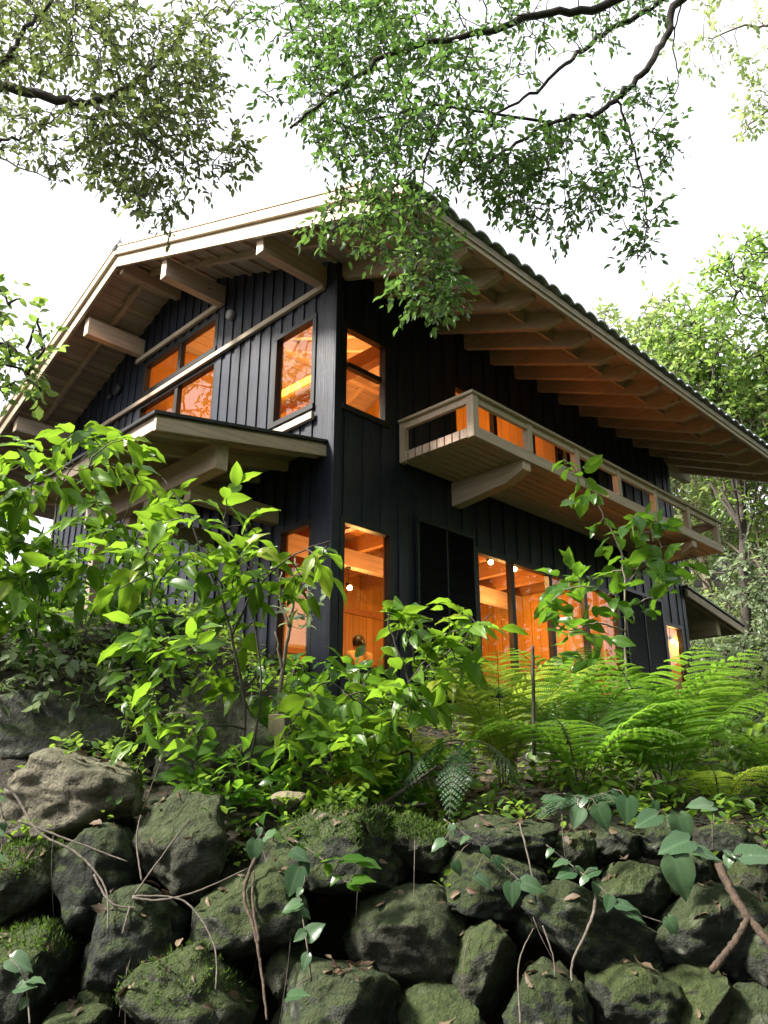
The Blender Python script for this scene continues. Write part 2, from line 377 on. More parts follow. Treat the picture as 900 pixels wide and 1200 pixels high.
# ------------------------------------------------------------------ the house
house = empty('wooden_house', (0, 0, 2.35), 'black charred-cedar two-storey house with wide timber eaves, balcony and glowing orange windows', 'house')
RY, RZ, SL = 4.2, 10.3, .40
EAVE_Y, BACK_Y, RX0, RX1 = -2.3, 10.7, -1.16, 10.55
zt = lambda y: RZ - SL*abs(y-RY)
F1, F2 = 3.0, 5.86
ZB = 2.55

def board_wall(name, ax, L0, L1, ztop, openings, bw, mt, parent, d0, th, proud, skip_batten=False):
    """upright boards, every second one standing proud; openings (a0,a1,z0,z1) are left free"""
    mb = MB(); cuts = sorted(set([L0, L1] + [a for o in openings for a in o[:2] if L0 < a < L1] + [L0+bw*i for i in range(1, int((L1-L0)/bw)+1)]))
    cuts = [c for i, c in enumerate(cuts) if i == 0 or c-cuts[i-1] > .004]
    for a0, a1 in zip(cuts[:-1], cuts[1:]):
        mid = (a0+a1)/2; k = int((mid-L0)/bw); p = proud if k % 2 else 0
        p += random.uniform(0, .003)
        segs = [(ZB, None)]
        for o in sorted((o for o in openings if o[0]-.003 < mid < o[1]+.003), key=lambda o: o[2]):
            zlo, zhi = segs.pop(); segs.append((zlo, o[2])); segs.append((o[3], None))
        for zlo, zhi in segs:
            g = .004 if p > .005 else 0
            if zhi is None: mb.wbox(ax, a0-g, a1+g, d0-p, d0+th, zlo, ztop(a0), None, ztop(a1))
            elif zhi-zlo > .01: mb.wbox(ax, a0-g, a1+g, d0-p, d0+th, zlo, zhi)
    return mb.build(name, mt, parent)

FRONT = [(.13, .94, 6.32, 7.56), (.15, 1.02, 3.02, 4.82), (2.74, 6.72, 3.0, 5.0), (8.42, 9.14, 3.0, 4.74), (2.34, 6.5, 5.95, 7.52)]
GABLE = [(.42, 1.30, 6.42, 7.82), (.34, 1.02, 3.02, 4.85), (2.86, 5.16, 8.28, 8.93), (2.80, 5.20, 6.95, 8.10)]
board_wall('front_wall', 'x', 0.0, HX1, lambda a: zt(0)-.146, FRONT, .165, M['char'], house, 0.0, .05, .016)
board_wall('gable_wall', 'y', 0.05, HY1, lambda a: zt(a)-.14, GABLE, .125, M['char'], house, 0.0, .05, .02)
mb = MB(); mb.box(HX1-.05, HX1, .05, HY1, ZB, 8.3); mb.prism([(HX1-.05, 0.05, 8.3), (HX1-.05, HY1, 8.3), (HX1-.05, RY, zt(RY)-.17)], (.05, 0, 0))
mb.build('far_gable_wall', M['char'], house)
mb = MB(); mb.box(0.05, HX1-.05, HY1-.05, HY1, ZB, 8.45); mb.build('back_wall', M['char'], house)
mb = MB(); mb.box(.06, HX1-.06, .06, HY1-.06, 1.2, ZB+.3); mb.build('foundation', M['concrete'], house)
# corner boards
for bx in ((-.03, .10, -.03, -.0, ZB-.02, 8.26), (-.03, -.0, .0, .17, ZB-.02, 8.44), (HX1-.1, HX1+.03, -.03, 0, ZB, 8.26)):
    mb = MB(); mb.box(*bx); mb.build('corner_board', M['char'], house, bevel=.004)

# interior shell
def inner_wall(name, ax, L0, L1, ztop, openings, d0, th, mt):
    mb = MB(); cuts = sorted(set([L0, L1]+[a for o in openings for a in o[:2]]+([RY] if ax == 'y' else [])))
    for a0, a1 in zip(cuts[:-1], cuts[1:]):
        mid = (a0+a1)/2; segs = [(F1-.1, None)]
        for o in sorted((o for o in openings if o[0] < mid < o[1]), key=lambda o: o[2]):
            zlo, _ = segs.pop(); segs += [(zlo, o[2]), (o[3], None)]
        for zlo, zhi in segs:
            if zhi is None: mb.wbox(ax, a0, a1, d0, d0+th, zlo, ztop(a0), None, ztop(a1))
            elif zhi-zlo > .01: mb.wbox(ax, a0, a1, d0, d0+th, zlo, zhi)
    return mb.build(name, mt, house)
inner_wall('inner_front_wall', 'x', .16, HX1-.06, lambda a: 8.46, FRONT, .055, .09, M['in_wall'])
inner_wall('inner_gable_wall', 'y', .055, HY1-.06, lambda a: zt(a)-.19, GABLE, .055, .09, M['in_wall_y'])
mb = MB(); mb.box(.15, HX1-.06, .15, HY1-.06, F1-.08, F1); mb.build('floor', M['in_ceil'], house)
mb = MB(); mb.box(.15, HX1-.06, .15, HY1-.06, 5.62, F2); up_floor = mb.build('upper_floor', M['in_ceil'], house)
for i in range(10):
    mb = MB(); x = .75+.91*i; mb.box(x-.06, x+.06, .15, 4.06, 5.36, 5.617); mb.build('joist', M['in_beam'], up_floor)
mb = MB(); mb.box(.15, 9.2, 2.2, 2.36, 5.08, 5.357); mb.build('crossbeam', M['wood_x'], up_floor)
mb = MB(); mb.box(.15, HX1-.06, 4.06, 4.16, F1, 5.617); mb.build('room_wall', M['in_wall'], house)
mb = MB(); mb.box(9.22, 9.285, .15, HY1-.1, F1, 5.617); mb.build('inner_far_wall', M['in_wall_y'], house)
mb = MB(); mb.box(6.95, 7.05, .15, 4.06, F1, 5.355); mb.build('room_divider', M['in_wall_y'], house)
mb = MB(); mb.wbox('y', .15, RY, 5.3, 5.4, F2, zt(.15)-.19, None, zt(RY)-.19); mb.wbox('y', RY, 5.3, 5.3, 5.4, F2, zt(RY)-.19, None, zt(5.3)-.19)
mb.box(.15, HX1-.06, 5.3, 5.4, F2, zt(5.4)-.19); mb.build('upper_room_wall', M['in_wall_y'], house)
for y in (.55, 2.4, 4.05):     # wall posts and rails seen through the glass
    mb = MB(); mb.box(.15, .27, y-.06, y+.06, F1, 5.35); mb.build('post', M['in_beam'], house)
mb = MB(); mb.box(.3, 6.9, 4.01, 4.057, 3.95, 4.05); mb.box(.3, 6.9, 4.01, 4.057, 4.85, 4.97)
for x in (1.8, 3.6, 5.4): mb.box(x-.06, x+.06, 3.99, 4.057, F1, 5.35)
mb.build('wall_rail', M['in_beam'], house)
mb = MB(); mb.box(.3, 3.2, 4.02, 4.056, 4.05, 4.85); mb.build('plaster_panel', M['plaster'], house)

# windows
def window(ax, a0, a1, z0, z1, mull=(), trans=(), fw=.05, name='window', out=.022, light=False):
    mb = MB(); D0, D1 = -out, .085
    e = .003
    mb.wbox(ax, a0-.028, a1+.028, D0, D1, z1-fw, z1+.028); mb.wbox(ax, a0-.028, a1+.028, D0-.02, D1, z0-.03, z0+fw)
    mb.wbox(ax, a0-.028, a0+fw, D0, D1, z0+fw, z1-fw); mb.wbox(ax, a1-fw, a1+.028, D0, D1, z0+fw, z1-fw)
    w = mb.build(name, M['frame'], house, bevel=.004)
    xs = [a0+fw]+list(mull)+[a1-fw]; zs = [z0+fw]+list(trans)+[z1-fw]
    for m_ in mull:
        mb = MB(); mb.wbox(ax, m_-.045, m_+.045, D0+.012, D1-.01, z0+fw, z1-fw); mb.build('mullion', M['frame'], w)
    for t_ in trans:
        mb = MB()
        for p, q in zip(xs[:-1], xs[1:]): mb.wbox(ax, p+.046, q-.046, D0+.012, D1-.01, t_-.035, t_+.035)
        mb.build('transom', M['frame'], w)
    k = 0
    for p, q in zip(xs[:-1], xs[1:]):
        for r, s in zip(zs[:-1], zs[1:]):
            k += 1; d = .03+.006*(k % 3); mb = MB(); mb.wbox(ax, p-.01, q+.01, d, d+.004, r-.01, s+.01); mb.build('pane', M['glass'], w)
    return w
window('x', .13, .94, 6.32, 7.56, trans=(6.98,), fw=.05)
window('x', .15, 1.02, 3.02, 4.82, fw=.045)
window('x', 2.74, 6.72, 3.0, 5.0, mull=(3.62, 4.64, 5.66), fw=.06, name='sliding_window')
window('x', 8.42, 9.14, 3.0, 4.74, fw=.05)
window('x', 2.34, 6.5, 5.95, 7.52, mull=(3.38, 4.42, 5.46), fw=.06, name='balcony_door')
window('y', .42, 1.30, 6.42, 7.82, fw=.05)
window('y', .34, 1.02, 3.02, 4.85, trans=(4.03,), fw=.05)
window('y', 2.86, 5.16, 8.28, 8.93, mull=(3.98,), fw=.06)
window('y', 2.80, 5.20, 6.95, 8.10, mull=(3.98,), fw=.06)
# pale timber ledges on the gable
for a0, a1, z, h, o in ((.2, 8.1, 8.11, .085, .085), (2.7, 5.4, 9.02, .09, .085), (.36, 1.36, 6.22, .10, .085)):
    mb = MB(); mb.wbox('y', a0, a1, -o, -.026, z, z+h); mb.build('ledge', M['wood_pale'], house, bevel=.006)
# vents
for px, py, r, mt in ((272, 370, .085, 'vent'), (140, 457, .12, 'vent_dark'), (131, 466, .06, 'vent_dark')):
    d = ray(px, py); p = EYE+d*((-.02-EYE[0])/d[0])
    mb = MB(); mb.tube([p+(.01, 0, 0), p+(-.05, 0, 0), p+(-.075, 0, 0), p+(-.085, 0, 0)], [r*.95, r, r*.85, r*.3], 16); mb.build('vent_cap', M[mt], house)
# shutters (louvred boxes)
for x0, x1 in ((1.46, 2.68), (6.86, 8.32)):
    mb = MB(); mb.wbox('x', x0, x1, -.024, -.019, 2.8, 5.16); mb.wbox('x', x0, x0+.04, -.062, -.025, 2.8, 5.16); mb.wbox('x', x1-.04, x1, -.062, -.025, 2.8, 5.16)
    mb.wbox('x', (x0+x1)/2-.012, (x0+x1)/2+.012, -.060, -.025, 2.85, 5.10)
    mb.wbox('x', x0+.04, x1-.04, -.062, -.025, 5.10, 5.16); mb.wbox('x', x0+.04, x1-.04, -.062, -.025, 2.8, 2.85)
    z = 2.86
    while z < 5.08:
        for p, q in ((x0+.042, (x0+x1)/2-.014), ((x0+x1)/2+.014, x1-.042)):
            mb.hexa([(p, -.056, z), (q, -.056, z), (q, -.048, z), (p, -.048, z), (p, -.034, z+.034), (q, -.034, z+.034), (q, -.026, z+.034), (p, -.026, z+.034)])
        z += .04
    mb.build('shutter', M['shutter'], house)

# roof -------------------------------------------------------------
mb = MB(); P = .29; n_x = int((RX1-RX0)/P*10); xs = np.linspace(RX0, RX1, n_x+1)
prof = np.abs(np.sin(np.pi*(xs-RX0)/P))**.7*.075
for y0, y1, ns in ((EAVE_Y-.06, RY, 16), (BACK_Y+.06, RY, 16)):
    ys = np.linspace(y0, y1, ns+1); vs = []
    for j, y in enumerate(ys):
        lift = 0.0
        vs.append(np.stack([xs, np.full_like(xs, y), zt(y)-.02+prof], -1))
    top = np.vstack(vs); bot = top.copy(); bot[:, 2] -= .022
    k = len(xs); m_ = len(top)
    f = [(j*k+i, j*k+i+1, (j+1)*k+i+1, (j+1)*k+i) for j in range(ns) for i in range(k-1)]
    f += [(m_+a, m_+d, m_+c, m_+b) for a, b, c, d in f]
    f += [(i, m_+i, m_+i+1, i+1) for i in range(k-1)]
    f += [(j*k, (j+1)*k, m_+(j+1)*k, m_+j*k) for j in range(ns)]
    mb.add(np.vstack([top, bot]), f, False)
roof = mb.build('roof', M['tile'], house)
mb = MB(); mb.tube([(RX0-.06, RY, RZ+.03), (RX1, RY, RZ+.03)], .10, 10); mb.tube([(RX0-.10, RY, RZ+.05), (RX0-.06, RY, RZ+.05)], .13, 10)
mb.build('ridge_cap', M['tile'], roof)
mb = MB()   # sheathing with battens
for y0, y1 in ((EAVE_Y, RY), (BACK_Y, RY)):
    mb.hexa([(RX0+.02, y0, zt(y0)-.14), (RX1-.02, y0, zt(y0)-.14), (RX1-.02, y1, zt(y1)-.14), (RX0+.02, y1, zt(y1)-.14),
             (RX0+.02, y0, zt(y0)-.05), (RX1-.02, y0, zt(y0)-.05), (RX1-.02, y1, zt(y1)-.05), (RX0+.02, y1, zt(y1)-.05)])
mb.build('sheathing', M['soffit'], roof)
mb = MB()
for i in range(26):      # thin battens under the gable overhang
    y = EAVE_Y+.3+i*.5
    if abs(y-RY) < .2 or y > BACK_Y-.1: continue
    mb.hexa([(RX0+.05, y-.03, zt(y-.03)-.19), (-.03, y-.03, zt(y-.03)-.19), (-.03, y+.03, zt(y+.03)-.19), (RX0+.05, y+.03, zt(y+.03)-.19),
             (RX0+.05, y-.03, zt(y-.03)-.138), (-.03, y-.03, zt(y-.03)-.138), (-.03, y+.03, zt(y+.03)-.138), (RX0+.05, y+.03, zt(y+.03)-.138)])
mb.build('batten', M['wood_x'], roof)
def rafter(x, w, dep, front=True, y_end=None, name='rafter'):
    mb = MB()
    ye = -2.16; s = .141
    if front:
        poly = [(x-w/2, RY-.05, zt(RY-.05)-s), (x-w/2, ye, zt(ye)-s), (x-w/2, ye, zt(ye)-s-.09), (x-w/2, ye+.26, zt(ye+.26)-s-dep), (x-w/2, RY-.05, zt(RY-.05)-s-dep)]
    else:
        yb = BACK_Y-.12
        poly = [(x-w/2, RY+.05, zt(RY+.05)-s), (x-w/2, RY+.05, zt(RY+.05)-s-dep), (x-w/2, yb, zt(yb)-s-dep), (x-w/2, yb, zt(yb)-s)]
    mb.prism(poly, (w, 0, 0)); return mb.build(name, M['wood_y'], roof, bevel=.004)
for i in range(17):
    x = -.60+.662*i
    if i == 1: x = .13
    rafter(x, .10 if i else .07, .235 if i else .12)
    if i in (0, 4, 8, 12): rafter(x, .07, .12, False)
mb = MB()      # eave fascia
for y, dz in ((EAVE_Y+.02, 0),):
    mb.box(RX0+.02, RX1-.02, y, y+.035, zt(y)-.215, zt(y)-.142)
mb.build('eave_fascia', M['wood_x'], roof)
mb = MB()      # blocking between rafters just outside the wall, with a dark slot above it
for i in range(1, 16):
    x0 = (.13 if i == 1 else -.60+.662*i)+.053; x1 = -.60+.662*(i+1)-.053
    for y in (-1.62,):
        mb.hexa([(x0, y, zt(y)-.30), (x1, y, zt(y)-.30), (x1, y+.05, zt(y+.05)-.30), (x0, y+.05, zt(y+.05)-.30), (x0, y, zt(y)-.143), (x1, y, zt(y)-.143), (x1, y+.05, zt(y+.05)-.143), (x0, y+.05, zt(y+.05)-.143)])
mb.build('blocking', M['wood_x'], roof)
for y, zb, hh in ((.27, 8.17, .30), (2.75, 9.03, .33), (5.30, 9.14, .33), (7.96, 8.19, .30)):
    mb = MB(); mb.box(-1.10, -.02 if y > .5 else 9.2, y-.075, y+.075, zb, zb+hh); mb.build('purlin', M['wood_x'], roof, bevel=.006)
mb = MB(); mb.box(-1.10, 9.2, RY-.06, RY+.06, zt(RY)-.46, zt(RY)-.22); mb.build('ridge_beam', M['wood_x'], roof, bevel=.006)
mb = MB(); mb.box(9.4, 10.45, -.02, .14, 8.14, 8.40); mb.build('purlin', M['wood_x'], roof, bevel=.006)
mb = MB(); mb.box(.10, 9.2, .15, .26, 8.20, 8.44); mb.build('wall_plate', M['wood_x'], roof)
for y1, sgn in ((EAVE_Y+.45, -1), (BACK_Y-.2, 1)):    # barge boards: a wide board, an upper strip and a thin dark verge
    def strip(name, x0, x1, top, dep, mt, yy=y1):
        ym = RY+sgn*.0
        a, b = (ym, yy)
        mb = MB(); mb.hexa([(x0, a, zt(a)-top-dep), (x1, a, zt(a)-top-dep), (x1, b, zt(b)-top-dep), (x0, b, zt(b)-top-dep),
                            (x0, a, zt(a)-top), (x1, a, zt(a)-top), (x1, b, zt(b)-top), (x0, b, zt(b)-top)]); return mb.build(name, mt, roof, bevel=.004)
    strip('barge_board', RX0-.035, RX0+.015, .165, .205, M['wood_pale'])
    strip('barge_strip', RX0-.085, RX0+.015, .015, .142, M['wood_pale'], yy=y1-.12*(-sgn) if sgn < 0 else y1)
    strip('verge_strip', RX0-.10, RX0+.02, -.03, .042, M['wood_z'])

# balcony -----------------------------------------------------------
BX0, BX1, BY = 1.17, 8.45, -1.30
mb = MB(); y = -.045; nb = 9; bw = (1.30-.10-.045)/nb
for i in range(nb):
    mb.box(BX0+.0, BX1, y-bw*(i+1)+.012, y-bw*i-.006, 5.86, 5.99)
balc = mb.build('balcony', M['deck'], house, bevel=.004)
mb = MB(); mb.box(BX0-.02, BX1+.02, BY-.0, BY+.085, 5.845, 6.00); mb.build('front_beam', M['wood_x'], balc, bevel=.005)
zr = 6.35
mb = MB(); mb.box(BX0-.05, BX1+.05, BY-.035, BY+.12, zr+.07, zr+.115); mb.box(BX0-.05, BX0+.10, BY+.121, -.03, zr+.07, zr+.115); mb.box(BX1-.10, BX1+.05, BY+.121, -.03, zr+.07, zr+.115)
mb.build('handrail', M['wood_pale'], balc, bevel=.006)
mb = MB(); mb.box(BX0+.02, BX1-.02, BY+.01, BY+.065, zr-.025, zr+.069); mb.box(BX0, BX0+.06, BY+.095, -.10, zr-.025, zr+.069); mb.box(BX1-.06, BX1, BY+.095, -.10, zr-.025, zr+.069)
mb.build('top_rail', M['wood_x'], balc, bevel=.004)
for i in range(7):
    x = BX0+.045+1.185*i; x = min(x, BX1-.05)
    mb = MB(); mb.box(x-.05, x+.05, BY-.004, BY+.096, 6.0, zr+.069) if i else mb.box(x-.062, x+.05, BY-.012, BY+.10, 5.835, zr+.069)
    mb.build('post', M['wood_z'], balc, bevel=.005)
for x in (BX0+.03, BX1-.03):
    mb = MB(); mb.box(x-.05, x+.05, -.115, -.03, 5.84, zr+.069); mb.build('post', M['wood_z'], balc, bevel=.005)
for x in (2.32, 7.30):
    mb = MB(); mb.prism([(x-.09, -.02, 5.855), (x-.09, -.02, 5.50), (x-.09, -.10, 5.50), (x-.09, -.98, 5.60), (x-.09, -1.27, 5.72), (x-.09, -1.27, 5.855)], (.18, 0, 0))
    mb.build('bracket', M['wood_y'], balc, bevel=.006)

# porch roofs ---------------------------------------------------------
def porch(name, x0, x1, z0, z1, y0, y1, beam_x, post_ys, low):
    """lean-to roof from the wall (x0,z0) out to its eave (x1,z1)"""
    s = 1 if x1 > x0 else -1; zz = lambda x: z0+(z1-z0)*(x-x0)/(x1-x0)
    def slab(xa, xb, ya, yb, top, dep):
        xa, xb = sorted((xa, xb))
        mb.hexa([(xa, ya, zz(xa)-top-dep), (xb, ya, zz(xb)-top-dep), (xb, yb, zz(xb)-top-dep), (xa, yb, zz(xa)-top-dep),
                 (xa, ya, zz(xa)-top), (xb, ya, zz(xb)-top), (xb, yb, zz(xb)-top), (xa, yb, zz(xa)-top)])
    mb = MB(); slab(x0+.024*s, x1+.05*s, y0-.05, y1+.05, 0, .035); p = mb.build(name, M['tin'], house)
    mb = MB(); slab(x0+.024*s, x1, y0, y1, .038, .03); mb.build('boarding', M['soffit'], p)
    mb = MB(); slab(x0+.03*s, x1+.01*s, y0-.03, y0+.02, .071, .15); mb.build('fascia', M['wood_x'], p, bevel=.004)
    mb = MB(); slab(x1-.04*s, x1, y0+.022, y1, .071, .13); mb.build('fascia', M['wood_y'], p, bevel=.004)
    n = max(2, int((y1-y0)/.62))
    for i in range(n+1):
        y = y0+.14+(y1-y0-.2)*i/n
        mb = MB(); slab(x0+.03*s, x1-.06*s, y-.035, y+.035, .069, .13); mb.build('rafter', M['wood_x'], p, bevel=.004)
    zb = zz(beam_x)-.2
    mb = MB(); mb.box(beam_x-.085, beam_x+.085, y0+.12, y1, zb-.32, zb); mb.build('beam', M['wood_y'], p, bevel=.006)
    for y in post_ys:
        mb = MB(); mb.box(beam_x-.07, beam_x+.07, y-.07, y+.07, low, zb-.321); mb.build('post', M['wood_z'], p, bevel=.006)
    for y in (y0+.95, y0+2.4):
        mb = MB(); mb.box(*sorted((x0+.03*s, beam_x-.09*s)), y-.07, y+.07, zb-.45, zb-.23); mb.build('tie_beam', M['wood_x'], p, bevel=.006)
    return p
porch('porch_roof', 0.0, -2.37, 5.85, 5.43, .13, 3.4, -1.45, (1.75, 3.1), 2.6)
porch('porch_roof', HX1, 12.0, 5.62, 5.2, -.08, 3.4, 11.0, (3.0,), 1.2)
p0 = at(97, 517, 13.2)
mb = MB(); mb.box(-.10, -.03, 6.95, 7.05, 7.85, 8.22); mb.build('bracket', M['metal_blue'], house)

# lamps and people indoors --------------------------------------------
def lamp(loc, e, size=.06, col=(1, .49, .15), name='room_lamp'):
    l = bpy.data.lights.new(name, 'POINT'); l.energy = e; l.color = col; l.shadow_soft_size = size
    o = bpy.data.objects.new(name, l); COL.objects.link(o); o.location = loc; return o
def spotlight(p, top, label, e=22):
    p = np.array(p); t = empty('ceiling_spotlight', (p[0], p[1], top), label, 'spotlight', 'ceiling spotlights in the lit room')
    mb = MB(); mb.tube([(p[0], p[1], top-.002), (p[0], p[1], top-.03)], .04, 10); mb.tube([(p[0], p[1], top-.03), (p[0], p[1], p[2]+.10)], .008, 6); mb.build('arm', M['frame'], t)
    mb = MB(); mb.tube([p+(0, .03, .11), p+(0, .02, .08), p+(0, -.03, .03)], [.02, .035, .045], 12); mb.build('shade', M['frame'], t)
    mb = MB(); mb.sphere(p+(0, -.035, .01), .042); mb.build('bulb', M['bulb'], t)
    l = lamp((0, 0, 0), e, .05); l.parent = t; l.location = Vector(p+(0, -.06, -.05))-t.location
spotlight(at(408, 690, 12.6), 5.078, 'lit ceiling spotlight behind the tall corner window, above the seated person', 28)
spotlight(at(573, 660, 12.4), 5.36, 'lit ceiling spotlight in the first pane of the wide sliding window', 25)
spotlight(at(601, 668, 12.9), 5.36, 'lit ceiling spotlight in the second pane of the wide sliding window', 25)
spotlight(at(786, 752, 15.95), 5.36, 'lit ceiling spotlight behind the narrow window at the far end of the house', 12)
for p, e in (((2.0, 3.0, 8.0), 85), ((3.6, 3.3, 7.7), 48), ((2.6, 3.8, 8.0), 14), ((1.6, 1.2, 4.3), 18), ((5.8, 1.8, 4.6), 30), ((8.5, 1.0, 4.9), 30)):
    lamp(p, e, .12)
lb = MB(); lb.box(1.45, 1.62, .15, 5.29, 7.86, 8.11); lb.build('tie_beam', M['in_beam'], house)
t = MB(); t.box(1.38, 1.447, 1.5, 4.2, 8.05, 8.12)  # glowing strip stands in for the brightly lit edge of the beam
tag(t.build('glowing_beam_edge', M['strip'], org=(1.42, 2.2, 8.05)), 'bright yellow lit beam edge behind the upper gable window, drawn as a glowing strip', 'beam edge')

# seated person (seen from behind through the corner window)
def person(loc, rz):
    t = empty('person', loc, 'dark-haired person in a pale yellow top sitting indoors behind the tall corner window', 'person')
    R = np.array([[math.cos(rz), -math.sin(rz), 0], [math.sin(rz), math.cos(rz), 0], [0, 0, 1]])
    J = {'pel': (0, 0, .12), 'sp1': (.0, .0, .28), 'ch': (.02, 0, .45), 'nk': (.04, 0, .58), 'hd': (.06, 0, .66), 'ht': (.06, 0, .76),
         'sl': (.02, .17, .52), 'el': (.12, .23, .29), 'wl': (.33, .14, .26), 'fl': (.41, .10, .25), 'sr': (.02, -.17, .52), 'er': (.12, -.23, .29), 'wr': (.33, -.14, .26), 'fr': (.41, -.10, .25),
         'hl': (.03, .10, .11), 'kl': (.38, .30, .13), 'al': (.28, -.02, .06), 'hr': (.03, -.10, .11), 'kr': (.38, -.30, .13), 'ar': (.30, .06, .06)}
    E = [('pel', 'sp1'), ('sp1', 'ch'), ('ch', 'nk'), ('nk', 'hd'), ('hd', 'ht'), ('ch', 'sl'), ('sl', 'el'), ('el', 'wl'), ('wl', 'fl'), ('ch', 'sr'), ('sr', 'er'), ('er', 'wr'), ('wr', 'fr'), ('pel', 'hl'), ('hl', 'kl'), ('kl', 'al'), ('pel', 'hr'), ('hr', 'kr'), ('kr', 'ar')]
    rr = dict(pel=.14, sp1=.13, ch=.135, nk=.055, hd=.085, ht=.07, sl=.065, el=.045, wl=.03, fl=.03, sr=.065, er=.045, wr=.03, fr=.03, hl=.10, kl=.065, al=.04, hr=.10, kr=.065, ar=.04)
    k = list(J); me = bpy.data.meshes.new('body'); me.from_pydata([tuple(R @ np.array(J[q])) for q in k], [(k.index(a), k.index(b)) for a, b in E], [])
    o = bpy.data.objects.new('body', me); COL.objects.link(o); o.parent = t; ORG[o.name] = ORG[t.name]
    sk = o.modifiers.new('skin', 'SKIN')
    for i, q in enumerate(k): me.skin_vertices[0].data[i].radius = (rr[q], rr[q])
    me.skin_vertices[0].data[0].use_root = True
    o.modifiers.new('sub', 'SUBSURF').levels = 2; o.modifiers['sub'].render_levels = 2
    dg = bpy.context.evaluated_depsgraph_get(); m2 = bpy.data.meshes.new_from_object(o.evaluated_get(dg)); o.modifiers.clear(); o.data = m2
    m2.materials.clear(); [m2.materials.append(M[q]) for q in ('skin', 'shirt', 'trouser')]
    for p in m2.polygons:
        c = R.T @ np.array(p.center); p.use_smooth = True
        p.material_index = 0 if (c[2] > .585 or c[0] > .30 and c[2] > .2) else (1 if c[2] > .20 else 2)
    off = np.array(loc)
    mb = MB(); mb.sphere(off+R @ np.array((.045, 0, .725)), .098, 14, 10, (1.0, .92, 1.05)); mb.sphere(off+R @ np.array((-.065, 0, .70)), .045, 10, 8)
    mb.tube([off+R @ np.array(q) for q in ((-.07, 0, .71), (-.11, 0, .66), (-.11, 0, .57))], [.03, .035, .012], 8); mb.build('hair', M['hair'], t)
    mb = MB(); mb.sphere(off+R @ np.array((.155, 0, .69)), .018); mb.build('nose', M['skin'], t)
    for s in (-1, 1):
        mb = MB(); mb.sphere(off+R @ np.array((.14, .035*s, .715)), .012); mb.build('eye', M['hair'], t)
pp = at(422, 758, 11.7)
person((pp[0], pp[1], F1), rad(75))

# ------------------------------------------------------------------ plants: helpers
def unit(a): return a/(np.linalg.norm(a, axis=-1, keepdims=True)+1e-9)
def leaf_template(kind):
    if kind == 'small':
        t = np.array([0, .36, .36, .36, .74, .74, .74, 1.0]); s = np.array([0, -.5, 0, .5, -.36, 0, .36, 0]); h = np.array([0, .05, 0, .05, .02, -.04, .02, -.14])
        f = [(0, 2, 1), (0, 3, 2), (1, 2, 5, 4), (2, 3, 6, 5), (4, 5, 7), (5, 6, 7)]
        return t, s, h, f
    if kind == 'quad':
        return np.array([0, .45, 1, .45]), np.array([0, -.5, 0, .5]), np.array([0, .05, -.08, .05]), [(0, 3, 2, 1)]
    if kind == 'big': tt = [0, .08, .22, .4, .58, .74, .88, 1.0]; ww = [.0, .22, .42, .5, .46, .33, .15, 0]; dr = .30; fold = .16
    if kind == 'heart': tt = [-.12, .0, .12, .3, .5, .7, .87, 1.0]; ww = [.26, .42, .52, .53, .45, .30, .13, 0]; dr = .22; fold = .14
    if kind == 'long': tt = [0, .1, .3, .5, .7, .85, 1.0]; ww = [0, .3, .48, .5, .4, .22, 0]; dr = .5; fold = .1
    T, Sx, Hh, F = [], [], [], []
    for i, (a, w) in enumerate(zip(tt, ww)):
        for k in (-1, -.5, 0, .5, 1):
            base = a if not (kind == 'heart' and i == 0 and k == 0) else .02
            wig = .03*math.sin(i*2.3+k*1.7)
            T.append(base); Sx.append(k*w); Hh.append(-dr*max(a, 0)**2 + fold*abs(k)*w*1.6 - .10*(abs(k) == 1)*w + wig*(abs(k) == 1))
    n = len(tt)
    for i in range(n-1):
        for k in range(4): F.append((i*5+k, i*5+k+1, (i+1)*5+k+1, (i+1)*5+k))
    return np.array(T), np.array(Sx), np.array(Hh), F
TPL = {k: leaf_template(k) for k in ('small', 'quad', 'big', 'heart', 'long')}

